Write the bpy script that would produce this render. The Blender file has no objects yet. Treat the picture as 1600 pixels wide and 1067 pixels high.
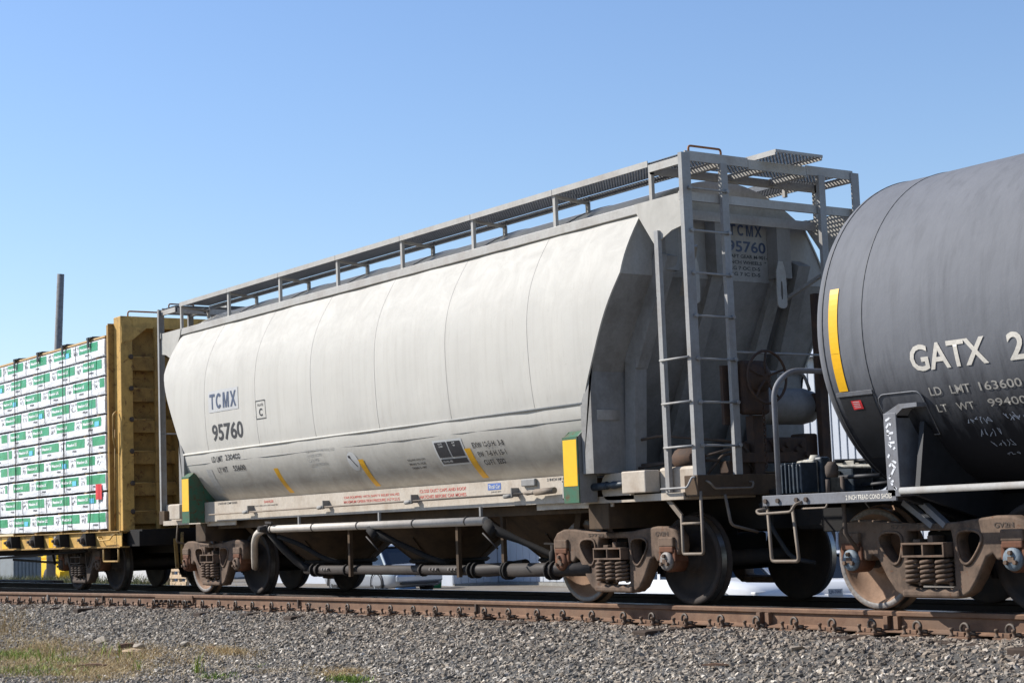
import bpy, bmesh, math, random
import numpy as np
from mathutils import Vector, Matrix
random.seed(7); rng = np.random.default_rng(7)
R = math.radians
scene = bpy.context.scene
C = scene.collection
# ------------------------------------------------------------------ camera, sky, sun, exposure
def setup_camera():
    yaw, pitch, roll = 0.9525, 0.1059, -0.038
    f = Vector((-math.sin(yaw)*math.cos(pitch), math.cos(yaw)*math.cos(pitch), math.sin(pitch)))
    r = Vector((math.cos(yaw), math.sin(yaw), 0)); u = r.cross(f)
    c, s = math.cos(roll), math.sin(roll)
    r2 = c*r + s*u; u2 = -s*r + c*u
    cam = bpy.data.cameras.new('camera'); o = bpy.data.objects.new('camera', cam); C.objects.link(o)
    m = Matrix((r2, u2, -f)).transposed().to_4x4(); m.translation = (14.241, -12.4606, 0.8963)
    o.matrix_world = m
    cam.sensor_width = 36; cam.lens = 2669.463/1600*36
    cam.clip_start = 0.1; cam.clip_end = 2000
    cam.dof.use_dof = True; cam.dof.focus_distance = 17.0; cam.dof.aperture_fstop = 8.0
    scene.camera = o
setup_camera()
SUN_EL, SUN_AZ = R(38), R(52)          # azimuth measured from -Y towards -X
sun_dir = Vector((-math.sin(SUN_AZ)*math.cos(SUN_EL), -math.cos(SUN_AZ)*math.cos(SUN_EL), math.sin(SUN_EL)))
world = bpy.data.worlds.new('World'); scene.world = world; world.use_nodes = True
wn = world.node_tree.nodes; wl = world.node_tree.links
sky = wn.new('ShaderNodeTexSky'); sky.sky_type = 'NISHITA'; sky.sun_disc = False
sky.sun_elevation = SUN_EL
sky.sun_rotation = math.atan2(sun_dir.x, sun_dir.y)
sky.altitude = 50; sky.air_density = 1.3; sky.dust_density = 0.2; sky.ozone_density = 2.5
bgn = wn['Background']; bgn.inputs['Strength'].default_value = 0.085
tint = wn.new('ShaderNodeMix'); tint.data_type = 'RGBA'; tint.blend_type = 'MULTIPLY'; tint.inputs[0].default_value = 1.0; tint.inputs[7].default_value = (0.925, 0.995, 1.20, 1)
wl.new(sky.outputs['Color'], tint.inputs[6]); wl.new(tint.outputs[2], bgn.inputs['Color'])
sl = bpy.data.lights.new('sun', 'SUN'); sl.energy = 5.0; sl.angle = R(0.53); sl.color = (1.0, 0.955, 0.89)
so = bpy.data.objects.new('sun', sl); C.objects.link(so)
so.rotation_euler = sun_dir.to_track_quat('Z', 'Y').to_euler(); so.location = sun_dir*60
scene.view_settings.view_transform = 'Standard'; scene.view_settings.look = 'None'
scene.view_settings.exposure = 0.66; scene.view_settings.gamma = 1.0
scene.cycles.use_denoising = True
# ------------------------------------------------------------------ materials
def srgb(r, g, b):
    f = lambda c: (c/255/12.92) if c/255 <= 0.04045 else ((c/255+0.055)/1.055)**2.4
    return (f(r), f(g), f(b))
class NT:
    def __init__(s, name):
        s.m = bpy.data.materials.new(name); s.m.use_nodes = True
        s.n = s.m.node_tree.nodes; s.l = s.m.node_tree.links; s.b = s.n['Principled BSDF']
        s.tc = s.n.new('ShaderNodeNewGeometry')
    def pos(s, scale=(1, 1, 1)):
        mp = s.n.new('ShaderNodeMapping'); mp.inputs['Scale'].default_value = scale
        s.l.new(s.tc.outputs['Position'], mp.inputs['Vector']); return mp.outputs[0]
    def noise(s, scale, detail=4, rough=0.6, stretch=(1, 1, 1), dist=0.0):
        n = s.n.new('ShaderNodeTexNoise'); n.inputs['Scale'].default_value = scale
        n.inputs['Detail'].default_value = detail; n.inputs['Roughness'].default_value = rough
        n.inputs['Distortion'].default_value = dist
        s.l.new(s.pos(stretch), n.inputs['Vector']); return n.outputs['Fac']
    def ramp(s, fac, stops):
        r = s.n.new('ShaderNodeValToRGB'); e = r.color_ramp.elements
        while len(e) < len(stops): e.new(0.5)
        for i, (p, c) in enumerate(stops):
            e[i].position = p; e[i].color = (c, c, c, 1) if isinstance(c, (int, float)) else (*c[:3], 1)
        s.l.new(fac, r.inputs['Fac']); return r.outputs['Color']
    def mix(s, fac, a, b, mode='MIX'):
        m = s.n.new('ShaderNodeMix'); m.data_type = 'RGBA'; m.blend_type = mode
        for sock, v in ((m.inputs[0], fac), (m.inputs[6], a), (m.inputs[7], b)):
            if isinstance(v, (int, float)): sock.default_value = v if sock is m.inputs[0] else (v, v, v, 1)
            elif isinstance(v, tuple): sock.default_value = (*v[:3], 1)
            else: s.l.new(v, sock)
        return m.outputs[2]
    def bump(s, h, strength, dist=0.01):
        b = s.n.new('ShaderNodeBump'); b.inputs['Strength'].default_value = strength; b.inputs['Distance'].default_value = dist
        s.l.new(h, b.inputs['Height']); s.l.new(b.outputs[0], s.b.inputs['Normal'])
    def out(s, col=None, rough=0.6, metal=0.0, spec=0.4):
        if col is not None:
            if isinstance(col, tuple): s.b.inputs['Base Color'].default_value = (*col[:3], 1)
            else: s.l.new(col, s.b.inputs['Base Color'])
        if isinstance(rough, (int, float)): s.b.inputs['Roughness'].default_value = rough
        else: s.l.new(rough, s.b.inputs['Roughness'])
        s.b.inputs['Metallic'].default_value = metal
        s.b.inputs['Specular IOR Level'].default_value = spec
        return s.m
M = {}
def painted(name, col, dirt=(0.12, 0.09, 0.06), amount=0.5, rough=0.5, scale=1.0, rust=0.0, streak=0.5):
    t = NT(name)
    a = t.noise(3.0*scale, 6, 0.65); b = t.noise(1.2*scale, 5, 0.6, (6, 6, 0.5)); g = t.noise(30*scale, 3, 0.6)
    c = t.mix(t.ramp(a, [(0.45, 0.0), (0.8, amount)]), col, dirt)
    c = t.mix(t.ramp(b, [(0.5, 0.0), (0.8, amount*streak)]), c, dirt)
    c = t.mix(t.ramp(g, [(0.35, 0.10), (0.6, 0.0)]), c, (0.02, 0.02, 0.02))
    if rust > 0:
        rn = t.noise(5.5*scale, 8, 0.75, (1, 1, 1), 0.6)
        c = t.mix(t.ramp(rn, [(0.62-0.12*rust, 0.0), (0.70-0.1*rust, 0.9)]), c, (0.11, 0.045, 0.02))
    t.bump(g, 0.12, 0.004)
    M[name] = t.out(c, rough, 0, 0.18); return M[name]
def plain(name, col, rough=0.6, metal=0.0, var=0.25, scale=12):
    t = NT(name); n = t.noise(scale, 4, 0.65)
    c = t.mix(t.ramp(n, [(0.3, 0.0), (0.75, 1.0)]), tuple(x*(1-var) for x in col), tuple(min(1, x*(1+var*0.6)) for x in col))
    M[name] = t.out(c, rough, metal); return M[name]

def hopper_white():
    t = NT('hopper_paint')
    base = (0.47, 0.455, 0.415)
    big = t.noise(0.9, 5, 0.6); mott = t.noise(2.2, 8, 0.72, (1, 1, 1), 0.8); fine = t.noise(14, 6, 0.7)
    streak = t.noise(2.2, 4, 0.55, (5, 5, 0.22)); thin = t.noise(9, 3, 0.5, (6, 6, 0.12))
    sep = t.n.new('ShaderNodeSeparateXYZ'); t.l.new(t.tc.outputs['Position'], sep.inputs[0])
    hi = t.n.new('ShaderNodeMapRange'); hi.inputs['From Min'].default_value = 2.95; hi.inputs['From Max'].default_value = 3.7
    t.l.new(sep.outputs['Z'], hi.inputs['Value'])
    lo = t.n.new('ShaderNodeMapRange'); lo.inputs['From Min'].default_value = 2.15; lo.inputs['From Max'].default_value = 1.6
    t.l.new(sep.outputs['Z'], lo.inputs['Value'])
    def mul(a, b):
        m = t.n.new('ShaderNodeMath'); m.operation = 'MULTIPLY'
        for i, v in enumerate((a, b)):
            if isinstance(v, (int, float)): m.inputs[i].default_value = v
            else: t.l.new(v, m.inputs[i])
        return m.outputs[0]
    c = t.mix(t.ramp(big, [(0.35, 0.0), (0.7, 0.35)]), base, (0.41, 0.392, 0.352))
    c = t.mix(mul(t.ramp(mott, [(0.32, 0.10), (0.64, 0.62)]), hi.outputs[0]), c, (0.27, 0.26, 0.235))  # smudges near the top, made heavier to offset the sun's brightening there
    c = t.mix(t.ramp(streak, [(0.48, 0.0), (0.76, 0.24)]), c, (0.31, 0.285, 0.25))
    c = t.mix(t.ramp(thin, [(0.6, 0.0), (0.8, 0.25)]), c, (0.22, 0.19, 0.15))
    c = t.mix(mul(t.ramp(mott, [(0.32, 0.12), (0.65, 0.7)]), lo.outputs[0]), c, (0.25, 0.225, 0.19))
    c = t.mix(t.ramp(fine, [(0.66, 0.0), (0.80, 0.35)]), c, (0.2, 0.18, 0.15))
    t.bump(big, 0.25, 0.05)
    M['hopper'] = t.out(c, 0.62, 0, 0.15)
hopper_white()
painted('hopper_grey', (0.25, 0.245, 0.235), (0.09, 0.075, 0.06), 0.6, 0.6)  # body paint with dirt, darkened to deepen the shade on the car ends
painted('hopper_end', (0.33, 0.318, 0.295), (0.12, 0.10, 0.08), 0.4, 0.6)  # same body paint, darkened less, shade in the colour of the end wall
painted('hopper_trim', (0.40, 0.388, 0.36), (0.20, 0.15, 0.11), 0.45, 0.5)
painted('sill_cream', (0.46, 0.405, 0.335), (0.24, 0.17, 0.11), 0.6, 0.55)
painted('ladder_grey', (0.30, 0.30, 0.295), (0.16, 0.11, 0.07), 0.5, 0.5)
painted('grime', (0.088, 0.059, 0.037), (0.025, 0.02, 0.017), 0.9, 0.8)
painted('black_grime', (0.014, 0.013, 0.0125), (0.03, 0.022, 0.017), 0.6, 0.8)
painted('pipe_cream', (0.54, 0.49, 0.425), (0.22, 0.18, 0.14), 0.4, 0.5)
painted('pipe_dark', (0.045, 0.039, 0.036), (0.02, 0.016, 0.014), 0.7, 0.6)
painted('truck_cast', (0.150, 0.104, 0.075), (0.022, 0.018, 0.016), 0.95, 0.85, 2.0, 0.35)
painted('truck_dark', (0.075, 0.06, 0.05), (0.15, 0.10, 0.07), 0.6, 0.85, 2.0)
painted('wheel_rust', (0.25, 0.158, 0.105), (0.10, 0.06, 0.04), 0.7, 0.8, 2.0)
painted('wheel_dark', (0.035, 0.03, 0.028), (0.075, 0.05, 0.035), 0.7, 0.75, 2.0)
plain('tread_steel', (0.30, 0.29, 0.28), 0.32, 0.9, 0.3)
painted('bearing_rust', (0.135, 0.06, 0.034), (0.07, 0.04, 0.03), 0.7, 0.8, 4.0)
plain('bearing_grey', (0.20, 0.18, 0.165), 0.6, 0.0, 0.5, 30)
plain('clip_steel', (0.085, 0.065, 0.05), 0.6, 0.0, 0.5, 30)
plain('bearing_blue', (0.12, 0.155, 0.185), 0.6, 0.0, 0.5, 30)
painted('car_yellow', (0.53, 0.33, 0.10), (0.11, 0.065, 0.03), 0.65, 0.55, 1.5, 0.45)
painted('car_yellow_dark', (0.36, 0.222, 0.07), (0.07, 0.045, 0.025), 0.75, 0.6, 1.5, 0.6)
plain('reflector_yellow', (0.78, 0.42, 0.012), 0.35, 0, 0.08)
plain('strip_yellow', (0.62, 0.33, 0.012), 0.5, 0, 0.2, 9)
painted('bracket_green', (0.045, 0.125, 0.075), (0.13, 0.06, 0.045), 0.7, 0.6, 2.0, 0.7)
plain('decal_white', (0.47, 0.475, 0.47), 0.5, 0, 0.06)
plain('patch_pale', (0.415, 0.415, 0.41), 0.6, 0, 0.05)
plain('ink_blue', (0.055, 0.075, 0.13), 0.5, 0, 0.3, 25)
plain('ink_black', (0.035, 0.035, 0.04), 0.5, 0, 0.3, 25)
plain('ink_faint', (0.36, 0.355, 0.34), 0.5, 0, 0.2, 25)
plain('ink_red', (0.50, 0.115, 0.085), 0.5, 0, 0.35, 25)
plain('logo_blue', (0.08, 0.14, 0.36), 0.5, 0, 0.2, 25)
plain('seam_rust', (0.36, 0.335, 0.30), 0.6, 0, 0.45, 3)
plain('seam_weld', (0.385, 0.362, 0.325), 0.6, 0, 0.4, 3)
plain('red_tag', (0.62, 0.03, 0.035), 0.5, 0, 0.15)
painted('step_steel', (0.20, 0.165, 0.13), (0.09, 0.055, 0.035), 0.7, 0.6)
plain('grate_steel', (0.11, 0.115, 0.125), 0.5, 0.4, 0.3, 20)
plain('rust_rod', (0.30, 0.13, 0.05), 0.7, 0, 0.4)
plain('valve_blue', (0.03, 0.042, 0.056), 0.5, 0, 0.5, 15)
plain('valve_pale', (0.34, 0.32, 0.27), 0.6, 0, 0.5, 15)
painted('brake_iron', (0.06, 0.042, 0.034), (0.13, 0.07, 0.04), 0.7, 0.8, 3.0)

def tank_grey():
    t = NT('tank_paint')
    st = t.noise(2.6, 5, 0.6, (5, 2, 0.25)); th = t.noise(7, 4, 0.6, (5, 2, 0.14)); bl = t.noise(0.8, 6, 0.65); fi = t.noise(25, 4, 0.7)
    sep = t.n.new('ShaderNodeSeparateXYZ'); t.l.new(t.tc.outputs['Position'], sep.inputs[0])
    ad = t.n.new('ShaderNodeMath'); ad.operation = 'MULTIPLY_ADD'; ad.inputs[1].default_value = 0.9; t.l.new(st, ad.inputs[0]); t.l.new(sep.outputs['Z'], ad.inputs[2])
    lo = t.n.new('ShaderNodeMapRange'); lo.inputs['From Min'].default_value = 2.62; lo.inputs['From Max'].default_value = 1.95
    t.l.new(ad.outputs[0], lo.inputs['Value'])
    c = t.mix(t.ramp(bl, [(0.35, 0.0), (0.7, 1.0)]), (0.122, 0.127, 0.140), (0.148, 0.153, 0.167))
    c = t.mix(t.ramp(st, [(0.48, 0.0), (0.8, 0.45)]), c, (0.07, 0.072, 0.078))
    c = t.mix(t.ramp(th, [(0.6, 0.0), (0.8, 0.25)]), c, (0.20, 0.204, 0.215))
    c = t.mix(t.ramp(fi, [(0.68, 0.0), (0.8, 0.4)]), c, (0.05, 0.045, 0.045))
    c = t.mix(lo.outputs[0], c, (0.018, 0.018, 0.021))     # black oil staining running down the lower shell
    t.bump(t.noise(1.6, 6, 0.6, (1, 1, 0.6)), 0.35, 0.05)
    M['tank'] = t.out(c, 0.72, 0, 0.12)
tank_grey()
plain('tank_black', (0.018, 0.019, 0.022), 0.6, 0, 0.4, 6)
plain('tank_seam', (0.085, 0.083, 0.082), 0.6, 0, 0.3)
painted('tank_frame', (0.17, 0.175, 0.19), (0.08, 0.065, 0.055), 0.6, 0.55, 2.0)
plain('tank_letter', (0.60, 0.565, 0.50), 0.6, 0, 0.18, 40)
plain('tank_letter_small', (0.40, 0.38, 0.345), 0.6, 0, 0.5, 60)
plain('chalk', (0.36, 0.41, 0.50), 0.8, 0, 0.5, 60)
plain('spray_white', (0.62, 0.63, 0.65), 0.6, 0, 0.15)
def rail_mat():
    t = NT('rail_rust'); a = t.noise(7, 6, 0.7); b = t.noise(1.3, 3, 0.5, (1, 1, 1)); f = t.noise(60, 3, 0.6)
    c = t.mix(t.ramp(a, [(0.35, 0.0), (0.7, 1.0)]), (0.125, 0.067, 0.04), (0.205, 0.12, 0.073))
    c = t.mix(t.ramp(b, [(0.5, 0.0), (0.7, 0.5)]), c, (0.12, 0.085, 0.062))
    t.bump(f, 0.3, 0.004); M['rail'] = t.out(c, 0.85)
    t = NT('rail_top'); a = t.noise(4, 4, 0.6, (0.3, 3, 1))
    c = t.mix(t.ramp(a, [(0.4, 0.0), (0.65, 1.0)]), (0.42, 0.40, 0.38), (0.26, 0.20, 0.16))
    M['rail_top'] = t.out(c, 0.3, 0.85)
rail_mat()
painted('rail_dark', (0.032, 0.025, 0.021), (0.07, 0.045, 0.03), 0.5, 0.8, 3.0)  # rail colour darkened to deepen the shade under the train
painted('tie_wood', (0.06, 0.043, 0.033), (0.02, 0.016, 0.014), 0.8, 0.9, 3.0)
painted('plate_rust', (0.19, 0.115, 0.075), (0.08, 0.05, 0.035), 0.7, 0.85, 4.0)
def stone_mat():
    t = NT('ballast_stone'); oi = t.n.new('ShaderNodeObjectInfo')
    c = t.ramp(oi.outputs['Random'], [(0.0, (0.085, 0.075, 0.064)), (0.14, (0.17, 0.148, 0.12)), (0.34, (0.26, 0.222, 0.175)), (0.54, (0.335, 0.272, 0.202)), (0.72, (0.24, 0.225, 0.20)), (0.87, (0.46, 0.395, 0.31)), (1.0, (0.70, 0.64, 0.55))])
    n = t.noise(45, 5, 0.7); c = t.mix(t.ramp(n, [(0.3, 0.45), (0.65, 0.0)]), c, (0.09, 0.085, 0.08))
    # brown brake and rust dust lies near the rails
    sep = t.n.new('ShaderNodeSeparateXYZ'); t.l.new(t.tc.outputs['Position'], sep.inputs[0])
    mr = t.n.new('ShaderNodeMapRange'); mr.inputs['From Min'].default_value = -2.6; mr.inputs['From Max'].default_value = -1.2; mr.inputs['To Max'].default_value = 0.45
    t.l.new(sep.outputs['Y'], mr.inputs['Value'])
    c = t.mix(mr.outputs[0], c, (0.15, 0.105, 0.075))
    m2 = t.n.new('ShaderNodeMapRange'); m2.inputs['From Min'].default_value = -1.0; m2.inputs['From Max'].default_value = -.6; m2.inputs['To Max'].default_value = .8
    t.l.new(sep.outputs['Y'], m2.inputs['Value']); c = t.mix(m2.outputs[0], c, (0.035, 0.028, 0.023))      # stones between the rails blackened to cut bounce and deepen the shade
    t.bump(n, 0.5, 0.006); M['stone'] = t.out(c, 0.9)
    t = NT('ballast_bed'); a = t.noise(40, 5, 0.7)
    M['bed'] = t.out(t.ramp(a, [(0.3, (0.03, 0.028, 0.026)), (0.7, (0.10, 0.094, 0.085))]), 0.95)
    t = NT('ground_dirt'); a = t.noise(0.6, 6, 0.65); b = t.noise(18, 5, 0.7)
    c = t.mix(t.ramp(a, [(0.4, 0.0), (0.65, 1.0)]), (0.15, 0.125, 0.095), (0.20, 0.185, 0.165))
    c = t.mix(t.ramp(b, [(0.35, 0.6), (0.6, 0.0)]), c, (0.07, 0.06, 0.05))
    t.bump(b, 0.6, 0.02); M['ground'] = t.out(c, 0.95)
stone_mat()
def blade_mat(name, stops):
    t = NT(name); at = t.n.new('ShaderNodeAttribute'); at.attribute_name = 'tone'
    c = t.ramp(at.outputs['Fac'], stops); t.b.inputs['Subsurface Weight'].default_value = 0
    M[name] = t.out(c, 0.7, 0, 0.25)
blade_mat('grass_dry', [(0, (0.30, 0.20, 0.09)), (0.5, (0.46, 0.34, 0.17)), (1, (0.58, 0.47, 0.27))])
blade_mat('grass_green', [(0, (0.08, 0.15, 0.025)), (0.5, (0.17, 0.27, 0.04)), (1, (0.34, 0.34, 0.08))])
blade_mat('weed_mix', [(0, (0.05, 0.075, 0.02)), (0.5, (0.12, 0.13, 0.04)), (1, (0.24, 0.19, 0.09))])
painted('bark_debris', (0.13, 0.075, 0.05), (0.3, 0.2, 0.14), 0.5, 0.9, 6)
plain('wood_raw', (0.55, 0.40, 0.25), 0.8, 0, 0.3)
plain('wood_pale', (0.52, 0.35, 0.17), 0.8, 0, 0.3, 30)
def wrap_mat():
    t = NT('lumber_wrap'); a = t.noise(3.0, 5, 0.6, (1.0, 1, 2.2), 1.5); f = t.noise(1.6, 3, 0.5)
    c = t.mix(t.ramp(f, [(0.4, 0.0), (0.7, 1.0)]), (0.70, 0.71, 0.73), (0.78, 0.79, 0.80))
    t.bump(a, 0.8, 0.03); M['wrap'] = t.out(c, 0.32, 0, 0.5)
    t = NT('wrap_green'); a = t.noise(4.0, 4, 0.6, (1.2, 1, 1.4), 1.5)
    t.bump(a, 0.4, 0.03); M['wrap_green'] = t.out((0.018, 0.26, 0.11), 0.32, 0, 0.5)
wrap_mat()
plain('wrap_text', (0.80, 0.82, 0.82), 0.4, 0, 0.03)
plain('wrap_ink', (0.07, 0.07, 0.075), 0.5, 0, 0.3)
plain('wrap_blue', (0.12, 0.50, 0.72), 0.5, 0, 0.2)
plain('strap_black', (0.015, 0.015, 0.017), 0.5, 0, 0.2)
plain('siding_white', (0.45, 0.475, 0.515), 0.55, 0, 0.06, 2)  # white siding tinted blue, so the colour carries its skylit shade
plain('siding_blue', (0.30, 0.40, 0.54), 0.6, 0, 0.10, 2)
plain('concrete', (0.30, 0.29, 0.26), 0.9, 0, 0.3, 8)
plain('shingle', (0.10, 0.10, 0.11), 0.9, 0, 0.3)
plain('paint_white', (0.58, 0.59, 0.60), 0.22, 0, 0.03, 2)
plain('paint_silver', (0.42, 0.45, 0.49), 0.22, 0.45, 0.03, 2)
plain('glass_dark', (0.012, 0.016, 0.022), 0.06, 0, 0.1)
plain('rubber', (0.02, 0.02, 0.021), 0.85, 0, 0.2)
plain('alloy', (0.42, 0.43, 0.44), 0.35, 0.7, 0.1)
plain('tail_red', (0.50, 0.012, 0.012), 0.2, 0, 0.1)
plain('trim_black', (0.03, 0.03, 0.032), 0.5, 0, 0.2)
painted('pole_wood', (0.225, 0.222, 0.22), (0.07, 0.06, 0.055), 0.7, 0.9, 2)
painted('cabinet_grey', (0.24, 0.26, 0.27), (0.13, 0.12, 0.10), 0.5, 0.5)
plain('machine_yellow', (0.80, 0.50, 0.01), 0.4, 0, 0.08)
plain('orange_red', (0.50, 0.10, 0.03), 0.5, 0, 0.1)
plain('carton', (0.42, 0.28, 0.16), 0.8, 0, 0.2)
plain('bag_blue', (0.10, 0.25, 0.55), 0.4, 0, 0.3)
plain('bin_green', (0.03, 0.20, 0.09), 0.5, 0, 0.2)
# ------------------------------------------------------------------ mesh helpers
WORLD = {}
class G:
    """collects shapes in world coordinates"""
    def __init__(s): s.bm = bmesh.new()
    def poly(s, vs, faces, smooth=False):
        v = [s.bm.verts.new(p) for p in vs]
        for f in faces:
            try: fc = s.bm.faces.new([v[i] for i in f]); fc.smooth = smooth
            except ValueError: pass
        return s
    def box(s, x0, x1, y0, y1, z0, z1, bev=0.0):
        v = [(x, y, z) for x in (x0, x1) for y in (y0, y1) for z in (z0, z1)]
        F = [(0, 1, 3, 2), (4, 6, 7, 5), (0, 4, 5, 1), (2, 3, 7, 6), (0, 2, 6, 4), (1, 5, 7, 3)]
        if bev > 0:
            b2 = bmesh.new(); vv = [b2.verts.new(p) for p in v]
            for f in F: b2.faces.new([vv[i] for i in f])
            bmesh.ops.bevel(b2, geom=b2.edges[:], offset=bev, segments=2, profile=0.5, affect='EDGES')
            s.merge(b2); b2.free(); return s
        return s.poly(v, F)
    def merge(s, b2):
        m = {}
        for v in b2.verts: m[v] = s.bm.verts.new(v.co)
        for f in b2.faces:
            nf = s.bm.faces.new([m[v] for v in f.verts]); nf.smooth = f.smooth
    def bar(s, p0, p1, w, h, up=(0, 0, 1)):
        p0, p1 = Vector(p0), Vector(p1); d = (p1-p0).normalized(); up = Vector(up)
        if abs(d.dot(up)) > 0.98: up = Vector((1, 0, 0))
        a = d.cross(up).normalized()*w/2; b = a.cross(d).normalized()*h/2
        v = []
        for p in (p0, p1): v += [p-a-b, p+a-b, p+a+b, p-a+b]
        return s.poly(v, [(3, 2, 1, 0), (4, 5, 6, 7), (0, 1, 5, 4), (1, 2, 6, 5), (2, 3, 7, 6), (3, 0, 4, 7)])
    def tube(s, pts, r, n=8, cap=True, smooth=True):
        pts = [Vector(p) for p in pts]; rr = r if hasattr(r, '__len__') else [r]*len(pts)
        rings = []; prev = None
        for i, p in enumerate(pts):
            t = (pts[min(i+1, len(pts)-1)]-pts[max(i-1, 0)]).normalized()
            if prev is None:
                a = Vector((0, 0, 1)) if abs(t.z) < 0.9 else Vector((1, 0, 0))
                prev = t.cross(a).normalized()
            a = (prev-t*prev.dot(t)).normalized(); prev = a; b = t.cross(a)
            rings.append([s.bm.verts.new(p+(a*math.cos(k*2*math.pi/n)+b*math.sin(k*2*math.pi/n))*rr[i]) for k in range(n)])
        for q, w in zip(rings[:-1], rings[1:]):
            for k in range(n):
                f = s.bm.faces.new((q[k], q[(k+1) % n], w[(k+1) % n], w[k])); f.smooth = smooth
        if cap:
            s.bm.faces.new(rings[0][::-1]); s.bm.faces.new(rings[-1])
        return s
    def lathe(s, prof, c, axis='y', n=40, smooth=True, cap=True):
        """prof: list of (radius, offset along axis)"""
        rings = []
        for (r, o) in prof:
            ring = []
            for k in range(n):
                a = 2*math.pi*k/n; p = [r*math.cos(a), r*math.sin(a)]
                co = {'y': (p[0], o, p[1]), 'x': (o, p[0], p[1]), 'z': (p[0], p[1], o)}[axis]
                ring.append(s.bm.verts.new(Vector(c)+Vector(co)))
            rings.append(ring)
        for q, w in zip(rings[:-1], rings[1:]):
            for k in range(n):
                f = s.bm.faces.new((q[k], q[(k+1) % n], w[(k+1) % n], w[k])); f.smooth = smooth
        if cap:
            for rg in (rings[0], rings[-1]): s.bm.faces.new(rg)
        return s
    def prism(s, pts, plane, d0, d1, smooth=False):
        """extrude a 2D outline; plane 'xz' extrudes along y, 'yz' along x, 'xy' along z"""
        f = {'xz': lambda a, b, d: (a, d, b), 'yz': lambda a, b, d: (d, a, b), 'xy': lambda a, b, d: (a, b, d)}[plane]
        n = len(pts); v = [f(a, b, d0) for a, b in pts]+[f(a, b, d1) for a, b in pts]
        F = [tuple(range(n)), tuple(range(2*n-1, n-1, -1))]+[(i, i+n, (i+1) % n+n, (i+1) % n) for i in range(n)]
        return s.poly(v, F, smooth)
    def loft(s, rings, smooth=True, cap=True, closed=True):
        R_ = [[s.bm.verts.new(p) for p in rg] for rg in rings]; n = len(R_[0])
        for q, w in zip(R_[:-1], R_[1:]):
            for k in range(n if closed else n-1):
                f = s.bm.faces.new((q[k], q[(k+1) % n], w[(k+1) % n], w[k])); f.smooth = smooth
        if cap and closed:
            s.bm.faces.new(R_[0][::-1]); s.bm.faces.new(R_[-1])
        return s
def props(o, label=None, cat=None, group=None, kind=None):
    if label: o['label'] = label
    if cat: o['category'] = cat
    if group: o['group'] = group
    if kind: o['kind'] = kind
    return o
def obj(name, g, mat, parent=None, recalc=True, origin=None):
    bm = g.bm if isinstance(g, G) else g
    if recalc: bmesh.ops.recalc_face_normals(bm, faces=bm.faces[:])
    base = WORLD.get(parent.name, Vector()) if parent else Vector()
    org = Vector(origin) if origin is not None else base
    bmesh.ops.translate(bm, verts=bm.verts[:], vec=-org)
    me = bpy.data.meshes.new(name); bm.to_mesh(me); bm.free()
    if isinstance(mat, str): mat = M[mat]
    me.materials.append(mat)
    o = bpy.data.objects.new(name, me); C.objects.link(o); o.parent = parent; o.location = org-base
    WORLD[o.name] = org; return o
def link_copy(o, parent, world):
    c = o.copy(); C.objects.link(c); c.parent = parent
    c.location = Vector(world)-(WORLD[parent.name] if parent else Vector()); WORLD[c.name] = Vector(world); return c
def thing(name, loc, label, cat, group=None):
    o = bpy.data.objects.new(name, None); C.objects.link(o); o.location = loc; o.empty_display_size = 0.3
    WORLD[o.name] = Vector(loc); return props(o, label, cat, group)
def text_bm(txt, w, h, bold=0.0, cuts=0):
    """filled lettering normalised to the box 0..w, 0..h"""
    cu = bpy.data.curves.new('t', 'FONT'); cu.body = txt; cu.offset = bold; cu.resolution_u = 3
    to = bpy.data.objects.new('t', cu); me = bpy.data.meshes.new_from_object(to)
    bm = bmesh.new(); bm.from_mesh(me)
    bpy.data.objects.remove(to); bpy.data.curves.remove(cu); bpy.data.meshes.remove(me)
    xs = [v.co.x for v in bm.verts]; ys = [v.co.y for v in bm.verts]
    x0, x1, y0, y1 = min(xs), max(xs), min(ys), max(ys)
    for v in bm.verts: v.co = Vector(((v.co.x-x0)/(x1-x0)*w, (v.co.y-y0)/(y1-y0)*h, 0))
    for k in range(1, cuts+1):
        bmesh.ops.bisect_plane(bm, geom=bm.verts[:]+bm.edges[:]+bm.faces[:], plane_co=(0, h*k/(cuts+1), 0), plane_no=(0, 1, 0))
    return bm
def rect_bm(w, h, nx=1, ny=1):
    g = G(); vs = [(w*i/nx, h*j/ny, 0) for j in range(ny+1) for i in range(nx+1)]
    g.poly(vs, [(j*(nx+1)+i, j*(nx+1)+i+1, (j+1)*(nx+1)+i+1, (j+1)*(nx+1)+i) for j in range(ny) for i in range(nx)])
    return g.bm
def wrapmap(bm, fn):
    for v in bm.verts: v.co = Vector(fn(v.co.x, v.co.y))
    bm.normal_update(); return bm
def joinbm(a, b):
    m = {}
    for v in b.verts: m[v] = a.verts.new(v.co)
    for f in b.faces: a.faces.new([m[v] for v in f.verts])
    b.free(); return a
def fillet(pts, r, n=4):
    """round the corners of an open polyline"""
    pts = [Vector(p) for p in pts]; out = [pts[0]]
    for a, b, c in zip(pts[:-2], pts[1:-1], pts[2:]):
        d1 = (a-b); d2 = (c-b); k = min(r, d1.length*0.45, d2.length*0.45)
        p, q = b+d1.normalized()*k, b+d2.normalized()*k
        for i in range(n+1):
            t = i/n; out.append(p*(1-t)**2+b*2*t*(1-t)+q*t*t)
    return out+[pts[-1]]
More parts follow.
